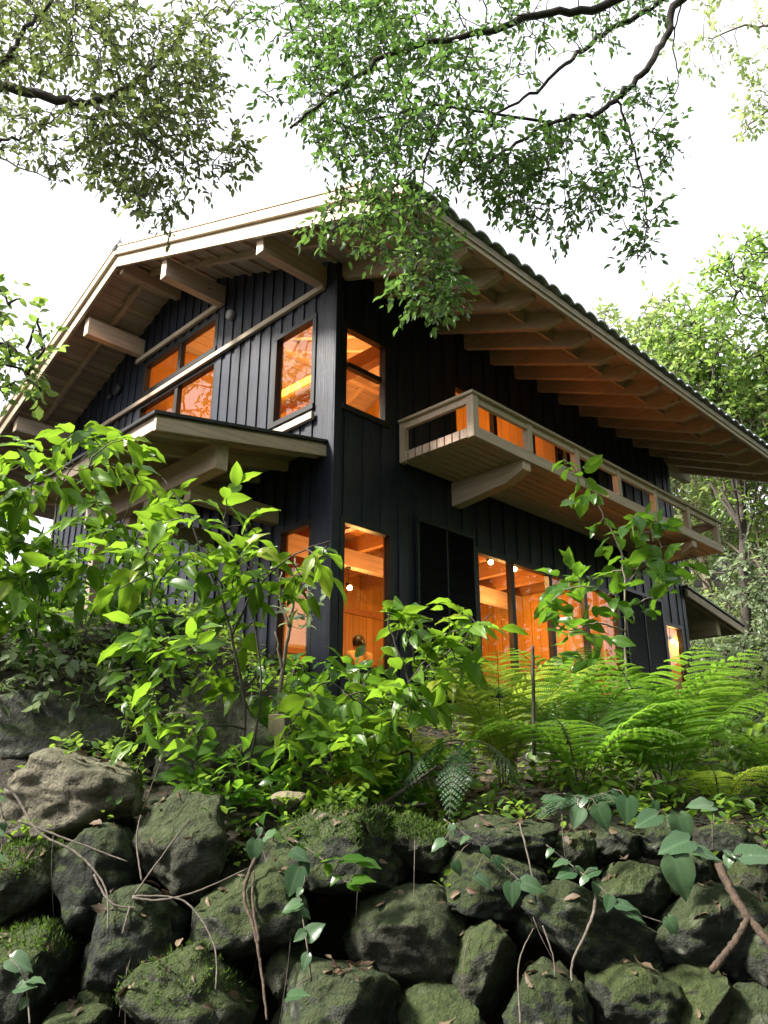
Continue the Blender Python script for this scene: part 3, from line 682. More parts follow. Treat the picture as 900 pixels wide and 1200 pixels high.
class Leaves:
    def __init__(s): s.P, s.D, s.N, s.L, s.W, s.R = [], [], [], [], [], []
    def add(s, P, D, N, L, W, R=None):
        P = np.atleast_2d(P); n = len(P)
        s.P.append(P); s.D.append(np.broadcast_to(D, (n, 3))); s.N.append(np.broadcast_to(N, (n, 3)))
        s.L.append(np.broadcast_to(L, (n,))); s.W.append(np.broadcast_to(W, (n,))); s.R.append(RNG.random(n) if R is None else np.broadcast_to(R, (n,)))
    def count(s): return sum(len(p) for p in s.P)
    def build(s, name, mt, tpl, parent=None, org=None):
        if not s.P: return None
        P = np.vstack(s.P); D = unit(np.vstack(s.D)); N = np.vstack(s.N); L = np.concatenate(s.L); W = np.concatenate(s.W); R = np.concatenate(s.R)
        N = unit(N - D*np.sum(N*D, 1, keepdims=True)); Sd = np.cross(D, N)
        o0 = ORG[parent.name] if parent is not None else np.array(org if org is not None else (0, 0, 0), float)
        t, sx, h, F = TPL[tpl]; n, m = len(P), len(t)
        hv = 1 + .5*(R[:, None]-.5) if m > 8 else 1.0
        V = (P-o0)[:, None, :] + D[:, None, :]*(t[None, :, None]*L[:, None, None]) + Sd[:, None, :]*(sx[None, :, None]*W[:, None, None]) + N[:, None, :]*((h[None, :]*hv*L[:, None])[..., None])
        V = V.reshape(-1, 3)
        ls = np.array([len(f) for f in F]); flat = np.concatenate([np.array(f) for f in F])
        loops = (flat[None, :] + (np.arange(n)*m)[:, None]).ravel(); tot = np.tile(ls, n); st = np.concatenate([[0], np.cumsum(tot)[:-1]])
        me = bpy.data.meshes.new(name); me.vertices.add(len(V)); me.vertices.foreach_set('co', V.ravel())
        me.loops.add(len(loops)); me.loops.foreach_set('vertex_index', loops.astype(np.int32))
        me.polygons.add(len(tot)); me.polygons.foreach_set('loop_start', st.astype(np.int32)); me.polygons.foreach_set('loop_total', tot.astype(np.int32))
        me.update(calc_edges=True)
        if m > 8: me.polygons.foreach_set('use_smooth', np.ones(len(tot), bool))
        a = me.attributes.new('lf', 'FLOAT_VECTOR', 'POINT')
        q = np.stack([np.broadcast_to(t, (n, m)), np.broadcast_to(sx, (n, m)), np.broadcast_to(R[:, None], (n, m))], -1)
        a.data.foreach_set('vector', q.ravel().astype(np.float32))
        me.materials.append(mt); me.validate()
        return link_mesh(name, me, parent, org)

def inpoly(x, y, poly):
    c = np.zeros(len(x), bool); n = len(poly)
    for i in range(n):
        x0, y0 = poly[i]; x1, y1 = poly[(i+1) % n]
        if y0 == y1: continue
        c ^= ((y0 > y) != (y1 > y)) & (x < (x1-x0)*(y-y0)/(y1-y0)+x0)
    return c
def sample_poly(poly, n, v0, v1, clump=0, seed=0):
    """points spread through the space seen inside a photo polygon, between two distances"""
    g = np.random.default_rng(seed+1); poly = [tuple(map(float, p)) for p in poly]
    xs = [p[0] for p in poly]; ys = [p[1] for p in poly]; out = []
    while len(out) < n:
        x = g.uniform(min(xs), max(xs), 4*n); y = g.uniform(min(ys), max(ys), 4*n); k = inpoly(x, y, poly)
        for a, b in zip(x[k], y[k]):
            v = g.uniform(v0, v1); p = at(a, b, v)
            if clump and mnoise.noise(Vector(p*clump)+Vector((seed, 0, 0))) < -.05 and g.random() < .85: continue
            out.append(p)
            if len(out) >= n: break
    return np.array(out)
def smooth_path(pts, per=6):
    pts = np.asarray(pts, float); n = len(pts)
    if n < 3: return np.linspace(pts[0], pts[-1], per+1)
    out = []
    for i in range(n-1):
        p0, p1, p2, p3 = pts[max(i-1, 0)], pts[i], pts[i+1], pts[min(i+2, n-1)]
        for t in np.linspace(0, 1, per, endpoint=False):
            out.append(.5*((2*p1)+(-p0+p2)*t+(2*p0-5*p1+4*p2-p3)*t*t+(-p0+3*p1-3*p2+p3)*t**3))
    out.append(pts[-1]); return np.array(out)

def branch_net(mb, limbs, attr, jit=.05, rt=.0035, sag=.10, seed=0, nseg=4, min_r=.0022, sides=4):
    """limbs: [(points, r0, r1)]; every attractor is tied by a thin twig to the nearest wood. Returns end point, end direction."""
    g = np.random.default_rng(seed+5); nodes = []
    for pts, r0, r1 in limbs:
        sp = smooth_path(pts, 7); sp[1:-1] += g.normal(0, .012, sp[1:-1].shape)*min(1, r0/.03)
        mb.tube(sp, np.linspace(r0, r1, len(sp)), 8 if r0 > .02 else 6); nodes.append(sp)
    nodes = np.vstack(nodes); ends, dirs = [], []
    if len(attr) == 0: return np.zeros((0, 3)), np.zeros((0, 3))
    d0 = np.min(np.linalg.norm(attr[:, None]-nodes[None, ::2], axis=2), axis=1); order = np.argsort(d0)
    buf = np.zeros((len(nodes)+len(attr)*nseg, 3)); buf[:len(nodes)] = nodes; k = len(nodes)
    for i in order:
        p = attr[i]; dd = np.sum((buf[:k]-p)**2, 1); q = buf[np.argmin(dd)]; L = math.sqrt(dd.min())
        tt = np.linspace(0, 1, nseg+1)[:, None]; path = q+(p-q)*tt; path[:, 2] += sag*L*np.sin(np.pi*tt[:, 0])
        path[1:-1] += g.normal(0, jit*L, path[1:-1].shape)
        r = max(min_r, rt*(1+1.2*min(L, 1.5))); mb.tube(path, np.linspace(r*1.5, r*.7, nseg+1), sides, False)
        buf[k:k+nseg] = path[1:]; k += nseg; ends.append(path[-1]); dirs.append(unit(path[-1]-path[-2]))
    return np.array(ends), np.array(dirs)
def sprigs(lv, ends, dirs, per, length, L, W, seed=0, droop=.2, up=.6, spread=.8, lvar=.45):
    """leaves set alternately along a short shoot at each end"""
    g = np.random.default_rng(seed+9); n = len(ends)
    if n == 0: return
    D = unit(dirs+g.normal(0, .35, (n, 3))+np.array([0, 0, -droop]))
    for j in range(per):
        f = (j+.3)/per; P = ends+D*(length*f-.35*length)+g.normal(0, .012, (n, 3))
        side = unit(np.cross(D, unit(g.normal(0, .25, (n, 3))+np.array([0, 0, 1]))))*(1 if j % 2 else -1)
        ld = unit(D*(.55+f*.6)+side*spread*(1.1-f*.5)+g.normal(0, .28, (n, 3)))
        ln = unit(g.normal(0, .45, (n, 3))+np.array([0, 0, up])); l = L*(1+g.uniform(-lvar, lvar, n))
        keep = g.random(n) > .08
        lv.add(P[keep], ld[keep], ln[keep], l[keep], (l*W/L*g.uniform(.8, 1.15, n))[keep], g.random(n)[keep])
A = lambda pts, v: [at(p[0], p[1], (p[2] if len(p) > 2 else v)) for p in pts]

# ------------------------------------------------------------------ boulders of the dry wall
def boulder(name, c, r, rot, seed, mt, label, ang=.5, group='boulders of the dry stone wall', sub=5, rough=.13, moss=0, cat='boulder'):
    """c centre, r = half sizes (across, deep, high), rot = tilt in the wall's plane"""
    g = np.random.default_rng(seed)
    import bmesh
    bm = bmesh.new(); bmesh.ops.create_icosphere(bm, subdivisions=sub, radius=1.0)
    V = np.array([v.co[:] for v in bm.verts]); F = [[v.index for v in f.verts] for f in bm.faces]; bm.free()
    V = V/ (np.sum(np.abs(V)**2.6, 1)**(1/2.6))[:, None]
    for _ in range(9):
        n_ = unit(g.normal(0, 1, 3)); d = g.uniform(.55, .92); ex = V @ n_-d; V = V-np.outer(np.maximum(ex, 0)*min(.97, .68+.3*ang), n_)
    off = Vector(g.uniform(-50, 50, 3)); disp = []
    for p in V:
        q = Vector(p)
        disp.append(mnoise.fractal(q*1.3+off, 1.0, 2.0, 3)*.11+ (mnoise.noise(q*4+off)*.5+mnoise.noise(q*9+off)*.28+abs(mnoise.noise(q*17+off))*.22)*rough)
    V = V*(1+np.array(disp))[:, None]
    V /= np.abs(V).max(0)
    V = V*np.array(r)
    ca, sa = math.cos(rot), math.sin(rot); x = V[:, 0]*ca-V[:, 2]*sa; z = V[:, 0]*sa+V[:, 2]*ca
    Wd = x[:, None]*RT+V[:, 1][:, None]*FH+z[:, None]*np.array([0, 0, 1.])
    mb = MB(); mb.add(Wd+np.array(c), F, True); o = mb.build(name, mt, org=c); tag(o, label, cat, group)
    if moss:
        lv = Leaves(); idx = g.choice(len(Wd), 4200); nz = Wd[idx]; nn = unit(V[idx]/np.array(r)**2); hz = nn[:, 2]+g.normal(0, .22, len(idx))
        up = nz[:, 2] > (.05 if moss < 2 else -.05)*r[2]; k = up & (hz > (.45 if moss < 2 else .35))
        P = nz[k]+np.array(c)+g.normal(0, .006, (k.sum(), 3)); n = len(P)
        D = unit(g.normal(0, .6, (n, 3))+np.array([0, 0, .8])+unit(nz[k])*.6)
        lv.add(P, D, g.normal(0, 1, (n, 3)), g.uniform(.012, .034, n), g.uniform(.004, .008, n)); lv.build('moss', M['moss'], 'quad', o)
    return o
def vwall(py): return 3.86-.46*(py-960)/240.0
BL = [  # cx, cy, rx, ry, tilt, material, moss tuft, angularity, label
 (94, 926, 104, 50, 5, 'rock_p', 0, 1.3, 'big flat pale angular boulder at the top left of the wall'),
 (116, 1027, 52, 58, 20, 'rock', 0, .5, 'grey boulder directly under the big flat pale boulder'),
 (224, 990, 60, 58, -10, 'rock', 0, .7, 'broad dark boulder right of the big flat pale boulder'),
 (28, 1037, 46, 46, 0, 'rock', 1, .4, 'boulder with a small moss cap at the left edge, above the brightest moss'),
 (36, 1138, 58, 62, 8, 'rock_g', 2, .3, 'round boulder with the brightest thick moss cap, at the lower left edge'),
 (156, 1104, 62, 56, 24, 'rock', 0, .4, 'dark boulder with dry twigs and dead leaves tangled on its top'),
 (121, 1176, 27, 26, 0, 'rock_g', 0, .4, 'small dark wedge stone at the bottom, between two mossy boulders'),
 (84, 1208, 44, 26, 0, 'rock_g', 0, .3, 'low mossy stone cut off by the bottom edge at the left'),
 (228, 1176, 84, 64, 6, 'rock_g', 1, .6, 'large boulder with yellow-green moss on its peak, in the bottom row left of centre'),
 (305, 1078, 76, 58, 8, 'rock_g', 0, .5, 'mossy green boulder crossed by a dry rooty stem, left of centre'),
 (392, 1194, 80, 66, 4, 'rock', 0, .4, 'big rounded grey boulder at the centre of the bottom row'),
 (404, 998, 90, 46, 6, 'rock_g', 1, .6, 'long mossy boulder in the top course left of centre'),
 (491, 990, 37, 29, -4, 'rock_g', 1, .6, 'small block with yellow moss on its top edge, under the drooping fern'),
 (588, 980, 66, 25, -2, 'rock', 0, .5, 'long flat grey stone in the top course beside the yellow-mossed block'),
 (468, 1094, 78, 54, -8, 'rock', 0, .4, 'large round boulder in the middle of the wall'),
 (572, 1036, 72, 36, -4, 'rock', 0, .6, 'pointed boulder beneath the long flat grey stone'),
 (568, 1122, 40, 52, -12, 'rock_g', 0, .7, 'upright egg-shaped stone right of the large round middle boulder'),
 (520, 1206, 62, 44, 0, 'rock_g', 0, .3, 'dark mossy stone deep in the gap at bottom centre'),
 (640, 1188, 50, 52, 10, 'rock', 0, .4, 'rounded boulder left of the angular pale-lichened one in the bottom row'),
 (692, 1092, 92, 46, -24, 'rock', 0, .4, 'long dark boulder sloping down to the right'),
 (672, 1004, 36, 28, 10, 'rock_g', 0, .4, 'small mossy stone in the top course right of the long flat stone'),
 (742, 1042, 42, 36, -16, 'rock_g', 0, .4, 'olive rounded stone above the long sloping boulder'),
 (730, 1172, 66, 40, -8, 'rock_g', 0, .9, 'angular boulder spotted with pale lichen in the bottom row'),
 (818, 1176, 60, 50, -22, 'rock_g', 0, .9, 'angular green-grey boulder with a pale worn face near the bottom right'),
 (832, 1094, 72, 52, -6, 'rock', 0, .5, 'wide dark boulder behind the forked brown root'),
 (850, 986, 38, 22, -4, 'rock_g', 0, .4, 'rounded stone on top of the wall behind the silvery leaves'),
 (884, 1026, 40, 32, 0, 'rock_g', 0, .5, 'mossy stone at the right edge under the overhanging leaf'),
 (886, 1196, 42, 34, 0, 'rock', 0, .6, 'low grey stone in the bottom right corner'),
 (908, 1120, 44, 46, 0, 'rock', 0, .5, 'dark stone cut off by the right edge below the root'),
 (812, 1024, 36, 26, 8, 'rock', 0, .6, 'dark stone half hidden under the silvery leaves'),
 (342, 1148, 30, 34, 10, 'rock', 0, .6, 'narrow dark stone wedged between the two big bottom boulders'),
 (626, 1072, 26, 30, 0, 'rock', 0, .6, 'small shadowed stone above the egg-shaped one'),
 (776, 986, 34, 22, 0, 'rock', 0, .5, 'grey top stone beneath the broad green leaves'),
 (720, 988, 30, 22, 0, 'rock', 0, .6, 'dark earthy stone in the top course under the big fern'),
 (330, 1010, 30, 34, 0, 'rock', 0, .6, 'recessed stone behind the heart-shaped leaves'),
]
WALLPTS = []
for i, (cx, cy_, rx, ry, tl, mt_, ms, ag, lab) in enumerate(BL):
    v = vwall(cy_) + (.10 if rx < 38 else .0) + (.06 if i in (17,) else 0); k = v/(FOC*math.cos(PITCH))*1.0
    dep = .55*(rx+ry)*k*1.05
    c = at(cx, cy_, v+dep*.55)
    kk = (v+dep*.4)/FOC*.955
    boulder('boulder', c, (rx*kk, dep, ry*kk*1.03), rad(tl), 100+i, M[mt_], lab, ag, moss=ms)
gb = np.random.default_rng(3)
for sx, x0 in ((1, 985), (-1, -75)):      # the wall runs on beyond both edges of the picture
    for rw, y0 in enumerate((985, 1050, 1125, 1195)):
        for q in range(5):
            cx = x0+sx*(q*105+(rw % 2)*45+gb.uniform(-12, 12)); cy_ = y0+gb.uniform(-10, 10); rx = gb.uniform(48, 66); ry = gb.uniform(36, 50); v = vwall(cy_); dep = .55*(rx+ry)*v/FOC*1.05
            kk = (v+dep*.4)/FOC
            boulder('boulder', at(cx, cy_, v+dep*.55), (rx*kk, dep, ry*kk), gb.uniform(-.3, .3), 500+int(abs(cx))+rw, M['rock' if gb.random() < .5 else 'rock_g'],
                    'dark boulder where the wall runs on past the '+('right' if sx > 0 else 'left')+' edge', .5, sub=4)
for i, (cx, cy_, rx, ry, v, mt_, lab, ag) in enumerate([
 (40, 862, 125, 52, 4.75, 'rock_o', 'wide lichen-grey outcrop in the bank above the flat pale boulder', .9),
 (248, 866, 80, 72, 4.75, 'rock_o', 'grey outcrop behind the thin stems, left of the wooden peg', .9),
 (348, 905, 52, 42, 5.0, 'rock_g', 'dark mossy mound-shaped rock just below the wooden peg', .3),
 (120, 760, 110, 50, 6.2, 'rock_o', 'shadowed rock in the bank beneath the left bush', .8),
 (848, 920, 26, 18, 7.6, 'rock_b', 'pale beige stone lying below the house on the right', .7),
 (893, 918, 26, 22, 7.4, 'rock_r', 'reddish brown stone at the right edge beside the beige one', .8),
 (800, 945, 40, 12, 6.6, 'rock_b', 'flat beige slab half hidden behind the ferns', .8)]):
    k = v/FOC; c = at(cx, cy_, v+.3*rx*k)
    boulder('rock', c, (rx*k, .7*min(rx, 70)*k, ry*k), rad(3), 300+i, M[mt_], lab, ag, group='rocks on the bank', cat='rock')
c = at(338, 935, 4.05); boulder('flat_stone', c, (.085, .06, .035), 0, 390, M['rock_p'], 'flat whitish stone lying on top of the wall among leaves', .5, group='rocks on the bank', sub=4, cat='stone')

# ------------------------------------------------------------------ overhanging trees
def hang_tree(name, label, trunk, limbs, attrs, per, L, W, lm, bk, sprig=.26, seed=0, rt=.0035, droop=.35, group=None):
    t = empty(name, trunk[0][0], label, 'tree', group)
    mb = MB(); sp = smooth_path(trunk[0], 8); mb.tube(sp, np.linspace(trunk[1], trunk[2], len(sp)), 12)
    mb.build('trunk', M[bk], t)
    mb = MB(); e, d = branch_net(mb, limbs, np.vstack(attrs), rt=rt, seed=seed); mb.build('branches', M[bk], t)
    lv = Leaves(); sprigs(lv, e, d, per, sprig, L, W, seed, droop); lv.build('crown', M[lm], 'small', t); return t
gnd = lambda u, v: np.array([*uv_xy(u, v), float(Hxy(*uv_xy(u, v)))])-np.array([0, 0, .15])

# middle tree: trunk stands to the right, out of the picture
TA = gnd(4.3, 3.2)
fork = at(1010, -230, 5.4)
limbs = [
 ([fork, at(860, -90, 5.4), at(722, 2, 5.4), at(633, 17, 5.3), at(572, 36, 5.2), at(478, 56, 5.1), at(400, 103, 5.0), at(340, 150, 5.0)], .05, .010),
 ([fork, at(930, -110, 5.8), at(800, 0, 5.7), at(783, 39, 5.7), at(755, 83, 5.6), at(722, 114, 5.6), at(700, 133, 5.5), at(644, 144, 5.4), at(583, 183, 5.3), at(555, 215, 5.3)], .045, .008),
 ([at(722, 114, 5.6), at(739, 161, 5.6), at(755, 222, 5.6), at(757, 265, 5.6), at(750, 300, 5.6)], .012, .004),
 ([at(860, -60, 6.1), at(760, 10, 6.1), at(700, 44, 6.1), at(667, 72, 6.0), at(622, 111, 6.0), at(570, 140, 6.0)], .035, .010),
 ([at(644, 144, 5.4), at(522, 125, 5.2), at(455, 136, 5.1), at(400, 150, 5.1)], .014, .005),
 ([at(522, 126, 5.2), at(500, 183, 5.1), at(472, 211, 5.0), at(433, 239, 5.0), at(420, 262, 5.0)], .011, .004),
 ([at(500, 183, 5.1), at(492, 240, 5.0), at(486, 300, 5.0), at(480, 345, 5.0)], .008, .003),
 ([at(644, 144, 5.4), at(644, 189, 5.4), at(633, 228, 5.4)], .008, .003),
 ([at(668, 140, 5.45), at(662, 200, 5.4), at(664, 250, 5.4)], .007, .003),
 ([at(800, 0, 5.7), at(789, 50, 5.7), at(794, 100, 5.7), at(767, 150, 5.7)], .009, .004),
 ([fork, at(930, -260, 4.6), at(760, -260, 4.2), at(560, -200, 4.0), at(400, -150, 4.0)], .045, .010),
]
attrs = [sample_poly([(300, -260), (980, -260), (860, -30), (790, 10), (690, 70), (640, 60), (600, 130), (520, 190), (470, 210), (400, 190), (362, 150), (345, 60), (330, 0)], 980, 4.7, 6.3, 1.5, 1),
         sample_poly([(330, -10), (480, 0), (560, 60), (600, 160), (500, 220), (430, 235), (380, 215), (355, 130)], 380, 4.8, 5.8, 1.6, 2),
         sample_poly([(360, 255), (400, 220), (470, 215), (520, 235), (540, 345), (515, 372), (470, 358), (455, 300), (400, 272), (352, 275)], 170, 4.7, 5.3, 0, 3),
         sample_poly([(505, 200), (600, 160), (720, 120), (745, 150), (700, 250), (640, 285), (590, 250), (545, 215)], 210, 5.1, 5.9, 1.6, 4),
         sample_poly([(690, 110), (800, 90), (790, 150), (770, 300), (745, 315), (725, 270), (715, 200)], 85, 5.4, 5.8, 0, 5),
         sample_poly([(560, 190), (690, 250), (660, 290), (600, 275)], 16, 5.2, 5.6, 0, 6),
         sample_poly([(262, 20), (330, 0), (345, 150), (300, 120)], 26, 5.2, 5.9, 2.2, 7)]
hang_tree('evergreen_tree', 'small-leaved dark green tree whose drooping branches hang before the roof at top centre',
          ([TA, TA+(.1, .1, 2.0), (TA+fork)/2+(.3, -.2, 1.2), fork], .17, .06), limbs, attrs, 10, .064, .028, 'lf_oak', 'bark', seed=1)

TB = gnd(-4.6, 4.6); fk = at(-210, 60, 5.6)
limbs = [
 ([fk, at(-80, 95, 5.6), at(0, 102, 5.6), at(75, 117, 5.6), at(107, 120, 5.6), at(150, 102, 5.7), at(190, 70, 5.8), at(225, 20, 5.9)], .06, .010),
 ([at(107, 120, 5.6), at(145, 145, 5.5), at(185, 172, 5.5), at(215, 195, 5.5)], .020, .005),
 ([fk, at(-90, 160, 5.9), at(0, 165, 5.9), at(40, 155, 5.9), at(75, 130, 5.9)], .025, .005),
 ([fk, at(-60, 140, 6.2), at(0, 185, 6.2), at(65, 212, 6.2)], .02, .004),
 ([fk, at(-80, 110, 5.3), at(0, 75, 5.3), at(30, 35, 5.3), at(60, 0, 5.3), at(120, -90, 5.3)], .035, .010),
 ([at(60, 0, 5.3), at(110, 45, 5.2), at(120, 80, 5.2)], .010, .004),
 ([fk, at(-60, -120, 4.6), at(120, -200, 4.3), at(260, -160, 4.3)], .04, .010)]
attrs = [sample_poly([(-160, -220), (300, -220), (290, -20), (275, 40), (235, 80), (200, 60), (150, 75), (90, 100), (0, 80), (-150, 90)], 700, 4.8, 6.2, 1.4, 11),
         sample_poly([(-20, 0), (250, 0), (260, 90), (240, 170), (200, 200), (120, 150), (40, 100), (-20, 100)], 290, 5.1, 6.1, 1.5, 12),
         sample_poly([(90, 125), (220, 60), (262, 100), (275, 150), (300, 178), (255, 215), (215, 235), (195, 262), (150, 240), (100, 190)], 290, 5.2, 5.9, 1.2, 13),
         sample_poly([(-30, 115), (90, 130), (125, 180), (80, 210), (0, 185), (-30, 190)], 90, 5.6, 6.3, 2, 14),
         sample_poly([(130, 210), (210, 230), (195, 268), (165, 245)], 14, 5.3, 5.7, 0, 15)]
hang_tree('evergreen_tree', 'olive-leaved tree reaching in from the upper left corner on a dark forked branch',
          ([TB, TB+(.1, .0, 2.2), (TB+fk)/2+(-.2, .3, 1.3), fk], .20, .07), limbs, attrs, 9, .066, .029, 'lf_oakl', 'bark', seed=2)

# paler tree at the upper right, farther off
TC = gnd(6.6, 8.6); fk = at(1010, 60, 9.0)
limbs = [([fk, at(930, 40, 9), at(880, 30, 9), at(830, 45, 9)], .035, .008), ([fk, at(930, 110, 9), at(885, 140, 9), at(865, 165, 9)], .03, .006), ([fk, at(960, -60, 9), at(880, -60, 9)], .03, .01)]
attrs = [sample_poly([(810, 0), (960, -40), (980, 120), (905, 95), (870, 62), (830, 70)], 70, 8.5, 9.6, 1.2, 21),
         sample_poly([(845, 60), (905, 75), (905, 150), (870, 165), (855, 140), (880, 110)], 34, 8.6, 9.4, 1.6, 22),
         sample_poly([(780, 50), (840, 40), (850, 90), (815, 95)], 12, 8.8, 9.2, 0, 23)]
hang_tree('broadleaf_tree', 'pale thin-leaved tree showing only its branch tips at the upper right corner',
          ([TC, TC+(0, .1, 2.5), (TC+fk)/2+(.2, .2, 1), fk], .16, .05), limbs, attrs, 9, .085, .04, 'lf_pale', 'bark_pale', seed=3)

# ------------------------------------------------------------------ standing trees
def crown_tree(name, label, base, top_c, R, n, per, L, W, lm, bk, seed, blobs=7, rt=.012, extra=(), tr=.18, sprig=.5, group=None, droop=.2):
    """trunk up to a crown made of several uneven masses"""
    g = np.random.default_rng(seed); base = np.array(base); top_c = np.array(top_c); R = np.array(R, float)
    t = empty(name, base, label, 'tree', group)
    h = top_c-base; tp = [base-(0, 0, .2), base+h*.35+g.normal(0, .15, 3)*(1, 1, 0), base+h*.7+g.normal(0, .2, 3)*(1, 1, 0), top_c+(0, 0, R[2]*.35)]
    mb = MB(); sp = smooth_path(tp, 7); mb.tube(sp, np.linspace(tr, tr*.22, len(sp)), 10); mb.build('trunk', M[bk], t)
    cs, limbs = [], []
    for i in range(blobs):
        a = i*2.4+g.uniform(-.4, .4); z = g.uniform(-.75, .8); k = math.sqrt(max(.15, 1-z*z))*.62
        c = top_c+R*np.array([math.cos(a)*k, math.sin(a)*k, z*.7]); cs.append((c, R*g.uniform(.32, .52)))
        s0 = sp[int(len(sp)*g.uniform(.4, .75))]; limbs.append(([s0, (s0+c)/2+(0, 0, -.05*R[2]), c], tr*.32, tr*.07))
    att = []
    for i in range(n):
        c, r = cs[g.integers(len(cs))]; d = unit(g.normal(0, 1, 3)); att.append(c+d*r*g.uniform(.35, 1.0)**.6)
    att = np.array(att+list(extra))
    mb = MB(); e, d = branch_net(mb, limbs, att, rt=rt, seed=seed, nseg=3, min_r=.004); mb.build('branches', M[bk], t)
    lv = Leaves(); sprigs(lv, e, d, per, sprig, L, W, seed, droop, lvar=.4); lv.build('crown', M[lm], 'small' if L > .1 else 'quad', t); return t

def ground_under(p): return np.array([p[0], p[1], float(Hxy(p[0], p[1]))])
BG = [  # px, py, v of the crown centre, radii, n, leaf length, material, label
 (905, 385, 20.5, (3.7, 3.7, 3.5), 1500, .19, 'lf_lime', 'tall yellow-green tree with a full crown at the right edge above the eave'),
 (755, 425, 24.0, (2.6, 2.6, 2.2), 420, .20, 'lf_pale', 'pale tree peeping over the eave at the middle of the right slope'),
 (835, 485, 22.0, (2.6, 2.6, 2.4), 480, .19, 'lf_pale', 'pale green tree filling the gap between eave and the tall yellow-green tree'),
 (885, 600, 24, (2.9, 2.9, 2.7), 700, .17, 'lf_pale', 'pale fine-leaved tree right beside the balcony end'),
 (930, 690, 22, (2.5, 2.5, 2.5), 520, .16, 'lf_grey', 'bushy grey-green tree beside the far porch roof at the right edge'),
 (855, 690, 27, (3.1, 3.1, 2.6), 520, .18, 'lf_pale', 'light green hillside tree behind the far porch roof'),
 (850, 790, 22, (2.3, 2.3, 1.7), 520, .15, 'lf_grey', 'low grey-green tree just right of the far end of the house'),
 (960, 540, 21.0, (3.0, 3.0, 2.6), 420, .19, 'lf_lime', 'pale tree farther back on the right slope, mostly beyond the edge'),
 (800, 590, 30.0, (3.6, 3.6, 3.2), 420, .26, 'lf_grey', 'distant misty tree behind the end of the balcony'),
 (815, 545, 27.0, (3.0, 3.0, 2.6), 520, .2, 'lf_pale', 'fresh green tree showing just under the far end of the eave'),
 (905, 490, 30.0, (4.2, 4.2, 3.6), 700, .24, 'lf_pale', 'broad light green tree filling the right edge behind the tall yellow-green tree'),
 (900, 760, 24.0, (3.2, 3.2, 2.6), 420, .2, 'lf_pale', 'distant light green tree low on the right slope'),
]
for i, (px, py, v, R, n, L, lm, lab) in enumerate(BG):
    c = at(px, py, v)
    crown_tree('hillside_tree', lab, ground_under(c+np.array([.2, .1, 0])), c, R, n, 9, L, L*.5, lm, 'bark_pale' if i % 2 else 'bark', 40+i, blobs=9, group='trees on the slope behind the house', sprig=.7)
# trees left of the house: one at the picture's edge, a taller one that the gable windows mirror
ex = list(sample_poly([(-60, 300), (15, 325), (62, 385), (40, 440), (52, 470), (20, 480), (-60, 440)], 75, 8.2, 9.0, 0, 31))
c = at(-150, 400, 9.0)
crown_tree('edge_tree', 'leafy tree reaching in at the left edge below the olive branch', ground_under(c), c, (1.3, 1.3, 1.6), 160, 8, .13, .07, 'lf_lime', 'bark', 61, blobs=6, extra=ex, tr=.11, sprig=.4)
c = np.array([-6.4, 9.6, 11.2])
crown_tree('roadside_tree', 'tall tree beyond the left edge, seen mirrored in the gable windows', ground_under(c), c, (4.2, 4.6, 4.4), 480, 9, .2, .09, 'lf_oak', 'bark', 62, blobs=14, tr=.26, sprig=.6)

# ------------------------------------------------------------------ shrubs and saplings in front of the house
def shrub(name, label, stems, polys, per, L, W, lm, seed, sm='stem_g', tpl='big', sprig=.22, r=.010, up=.9, droop=.05, group='leafy shrubs and saplings', cat='shrub', spread=.9, rt=.0028, clump=0):
    base = np.array(stems[0][0], float); t = empty(name, base, label, cat, group)
    limbs = [(s, r*(1 if i == 0 else .7), r*.3) for i, s in enumerate(stems)]
    att = np.vstack([sample_poly(p, n, v0, v1, clump, seed*7+i) for i, (p, n, v0, v1) in enumerate(polys)])
    mb = MB(); e, d = branch_net(mb, limbs, att, rt=rt, seed=seed, sag=.06, jit=.04, min_r=.0018, sides=5); mb.build('stems', M[sm], t)
    lv = Leaves(); sprigs(lv, e, d, per, sprig, L, W, seed, droop, up, spread); lv.build('leaves', M[lm], tpl, t); return t
G = gat
shrub('leafy_shrub', 'dense bright green bush spilling in at the left below the gable porch',
      [[G(60, 5.2), at(60, 640, 5.2), at(75, 560, 5.1), at(120, 520, 5.0)], [G(30, 5.3), at(0, 640, 5.3), at(-10, 560, 5.2)], [G(110, 5.4), at(130, 650, 5.3), at(165, 560, 5.2)]],
      [([(-60, 545), (0, 520), (60, 515), (105, 498), (140, 500), (190, 540), (170, 610), (190, 680), (120, 700), (60, 720), (-60, 720)], 88, 4.5, 5.6), ([(-60, 560), (50, 560), (80, 680), (-60, 740)], 30, 4.4, 5.0)],
      6, .150, .070, 'lf_big', 71, droop=.15)
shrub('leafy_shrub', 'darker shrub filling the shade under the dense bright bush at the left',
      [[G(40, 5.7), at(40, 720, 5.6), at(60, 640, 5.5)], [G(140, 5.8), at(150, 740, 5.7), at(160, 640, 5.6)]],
      [([(-60, 640), (100, 630), (200, 620), (215, 730), (160, 790), (60, 770), (-60, 780)], 90, 5.1, 6.0)], 6, .13, .060, 'lf_big2', 72, droop=.3)
